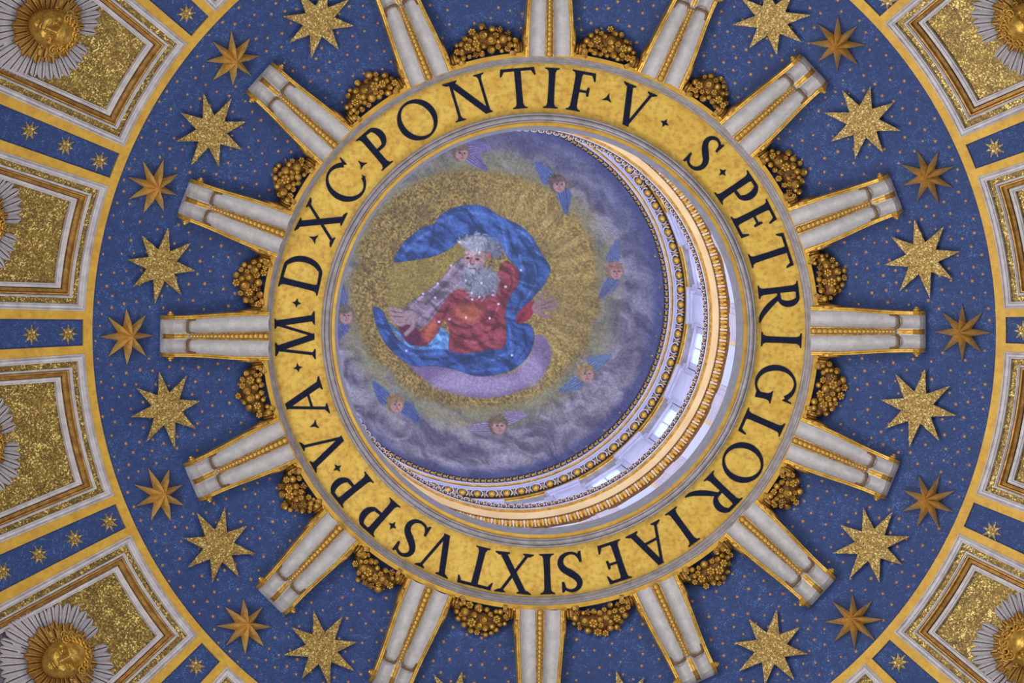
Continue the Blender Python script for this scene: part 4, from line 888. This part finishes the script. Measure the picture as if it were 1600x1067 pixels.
# head: face, hair, beard
mixc(ell(742, 404, 17, 19, .2, .2), C(166, 124, 116)); mixc(ell(734, 396, 9, 7, 0, .5), C(196, 160, 150), .7)
rsh = np.random.RandomState(9)
def tuft(cx_, cy_, rx_, ry_, n, base, L_, w_):
    mixc(ell(cx_, cy_, rx_, ry_, 0, .35), base)
    for i in range(n):
        a = rsh.uniform(0, 2 * PI); q = math.sqrt(rsh.rand()); x = cx_ + rx_ * q * math.cos(a); y = cy_ + ry_ * q * math.sin(a); b = a + rsh.uniform(-.9, .9)
        c_ = base * rsh.uniform(.55, 1.35); mixc(stroke([(x, y), (x + L_ * .5 * math.cos(b), y + L_ * .5 * math.sin(b)), (x + L_ * math.cos(b + .6), y + L_ * math.sin(b + .6))], w_), np.clip(c_, 0, 225), .7)
tuft(745, 380, 23, 12, 50, C(150, 152, 160), 9, 1.3); tuft(772, 390, 14, 14, 30, C(104, 108, 122), 8, 1.3); tuft(752, 440, 27, 23, 80, C(122, 126, 136), 10, 1.4); tuft(735, 420, 10, 8, 14, C(150, 150, 158), 6, 1.2)
mixc(ell(731, 403, 3.2, 1.8, .1, .4), C(60, 40, 44)); mixc(ell(746, 405, 3.4, 1.8, .1, .4), C(60, 40, 44)); mixc(stroke([(737, 402), (735, 411), (740, 413)], 1.1), C(112, 66, 66)); mixc(stroke([(733, 419), (743, 420)], 1.0), C(130, 60, 64)); mixc(stroke([(726, 399), (733, 397)], 1.2), C(110, 90, 92)); mixc(stroke([(742, 399), (751, 400)], 1.2), C(110, 90, 92))
mixc(ell(764, 400, 3.2, 5, 0, .4), C(176, 92, 66))
for x, y in ((661, 459), (684, 443), (705, 415), (718, 378), (749, 395), (728, 438), (737, 458), (752, 442), (749, 464), (738, 468), (779, 475), (814, 422), (765, 497), (686, 503), (680, 465), (728, 496), (702, 499), (790, 448), (770, 461), (800, 555), (635, 548)): mixc(ell(x, y, 1.8, 1.8, 0, .6), C(216, 210, 236), .9)
# small winged heads round the clouds
for (hx, hy, hr, wa, wb, wc, hair) in ((720, 238, 14, 20, -25, C(108, 98, 138), C(112, 92, 72)), (872, 287, 14, -150, 60, C(76, 96, 142), C(96, 78, 74)), (961, 423, 13, -100, 105, C(86, 98, 134), C(140, 102, 84)), (539, 492, 15, -110, 100, C(86, 92, 136), C(100, 88, 76)),
                                    (618, 631, 14, -150, 22, C(70, 88, 136), C(132, 104, 66)), (778, 664, 15, 160, -35, C(124, 110, 136), C(104, 86, 66)), (915, 583, 14, -50, 130, C(86, 108, 140), C(140, 112, 72))):
    for wd_ in (wa, wb):
        a = math.radians(wd_); tx, ty = hx + 50 * math.cos(a + .25), hy + 50 * math.sin(a + .25); bx, by = hx + 12 * math.cos(a), hy + 12 * math.sin(a); nx, ny = -math.sin(a), math.cos(a)
        W = poly([(bx + nx * 8, by + ny * 8), (hx + 28 * math.cos(a) + nx * 13, hy + 28 * math.sin(a) + ny * 13), (tx, ty), (hx + 26 * math.cos(a) - nx * 9, hy + 26 * math.sin(a) - ny * 9), (bx - nx * 8, by - ny * 8)], 1.2)
        mixc(W, wc); 
        for q in (-6, -2, 2, 6): mixc(stroke([(bx + nx * q, by + ny * q), (tx + nx * q * .5, ty + ny * q * .5)], 1.0) * W, wc * .6, .7); mixc(stroke([(bx + nx * (q + 2), by + ny * (q + 2)), (tx + nx * q * .5 - 3, ty + ny * q * .5)], .9) * W, np.clip(wc * 1.45, 0, 230), .6)
    mixc(ell(hx, hy, hr, hr, 0, .15), hair); mixc(ell(hx + 2, hy + 3, hr * .68, hr * .76, 0, .25), C(168, 128, 118)); tuft(hx - 2, hy - hr * .55, hr * .85, hr * .4, 16, hair * 1.05, 5, 1.2)
    mixc(ell(hx - 1, hy + 1, 2, 1.2, 0, .4), C(70, 48, 50)); mixc(ell(hx + 6, hy + 1, 2, 1.2, 0, .4), C(70, 48, 50)); mixc(stroke([(hx + 2, hy + 2), (hx + 2.5, hy + 6)], .9), C(120, 76, 74)); mixc(stroke([(hx, hy + 9), (hx + 5, hy + 9)], .9), C(140, 70, 70))
# fine tesserae jitter
j1 = (vnoise(px / 1.8, py / 1.8, 91) - .5)[..., None]; col = np.clip(col * (1 + .28 * j1), 0, 255)
gr_ = col.mean(-1, keepdims=True); col = np.clip(gr_ + (col - gr_) * np.array([.88, .92, .84]), 0, 255); cl = col / 255.0; cl = np.where(cl <= .04045, cl / 12.92, ((cl + .055) / 1.055) ** 2.4) * 1.25
vs = np.stack([Xw, Yw, Zw - 115.1], -1).reshape(-1, 3); ii = np.arange(NG * NG).reshape(NG, NG)
fs = np.stack([ii[:-1, :-1], ii[:-1, 1:], ii[1:, 1:], ii[1:, :-1]], -1).reshape(-1, 4)
me = bpy.data.meshes.new('picture_mosaic'); me.vertices.add(len(vs)); me.vertices.foreach_set('co', vs.ravel()); me.loops.add(fs.size); me.loops.foreach_set('vertex_index', fs.ravel().astype(np.int32))
me.polygons.add(len(fs)); me.polygons.foreach_set('loop_start', np.arange(0, fs.size, 4, dtype=np.int32)); me.polygons.foreach_set('use_smooth', np.ones(len(fs), bool)); me.update(calc_edges=True)
ca = me.color_attributes.new('tesserae', 'FLOAT_COLOR', 'POINT'); ca.data.foreach_set('color', np.concatenate([cl.reshape(-1, 3), np.ones((NG * NG, 1))], 1).ravel())
m, nt, b = newmat('picture_mosaic'); at_ = nt.nodes.new('ShaderNodeAttribute'); at_.attribute_name = 'tesserae'; b.inputs['Roughness'].default_value = .6
bc = nt.nodes.new('ShaderNodeMixRGB'); bc.blend_type = 'MULTIPLY'; bc.inputs[0].default_value = 1; bc.inputs[2].default_value = (1.0, 1.0, 1.0, 1)
nt.links.new(at_.outputs['Color'], bc.inputs[1]); nt.links.new(bc.outputs[0], b.inputs['Base Color']); PICMAT = bc
me.materials.append(m); o = link('picture_mosaic', me, None, Matrix.Translation((0, 0, 115.1)))
tag(o, 'round mosaic of a robed grey-bearded figure in blue and red among clouds', 'mosaic')
tiny = MB()
for (x, y) in ((1024, 400), (1031, 449), (1032, 491), (1026, 525), (1019, 556), (968, 645), (945, 672), (918, 697), (812, 745), (900, 706), (1010, 590), (858, 732)):
    p = p2w(x, y, 115.4); R = math.hypot(p.x, p.y)
    for _ in range(10):
        z = 115.1 + 2.5 * math.sqrt(max(0, 1 - (min(R, RM) / (RM * 1.02)) ** 2)) - 2.5 * math.sqrt(1 - 1 / 1.02 ** 2); p = p2w(x, y, z - .03); R = math.hypot(p.x, p.y)
    tiny.add([(p.x + r * math.cos(PI / 4 * j), p.y + r * math.sin(PI / 4 * j), p.z - 115.1) for j in range(8) for r in [.05 if j % 2 == 0 else .018]], [tuple(range(8))])
s_ = link('tiny_star', tiny.build('rim_stars', M['starmos']), o); tag(s_, kind='stuff')
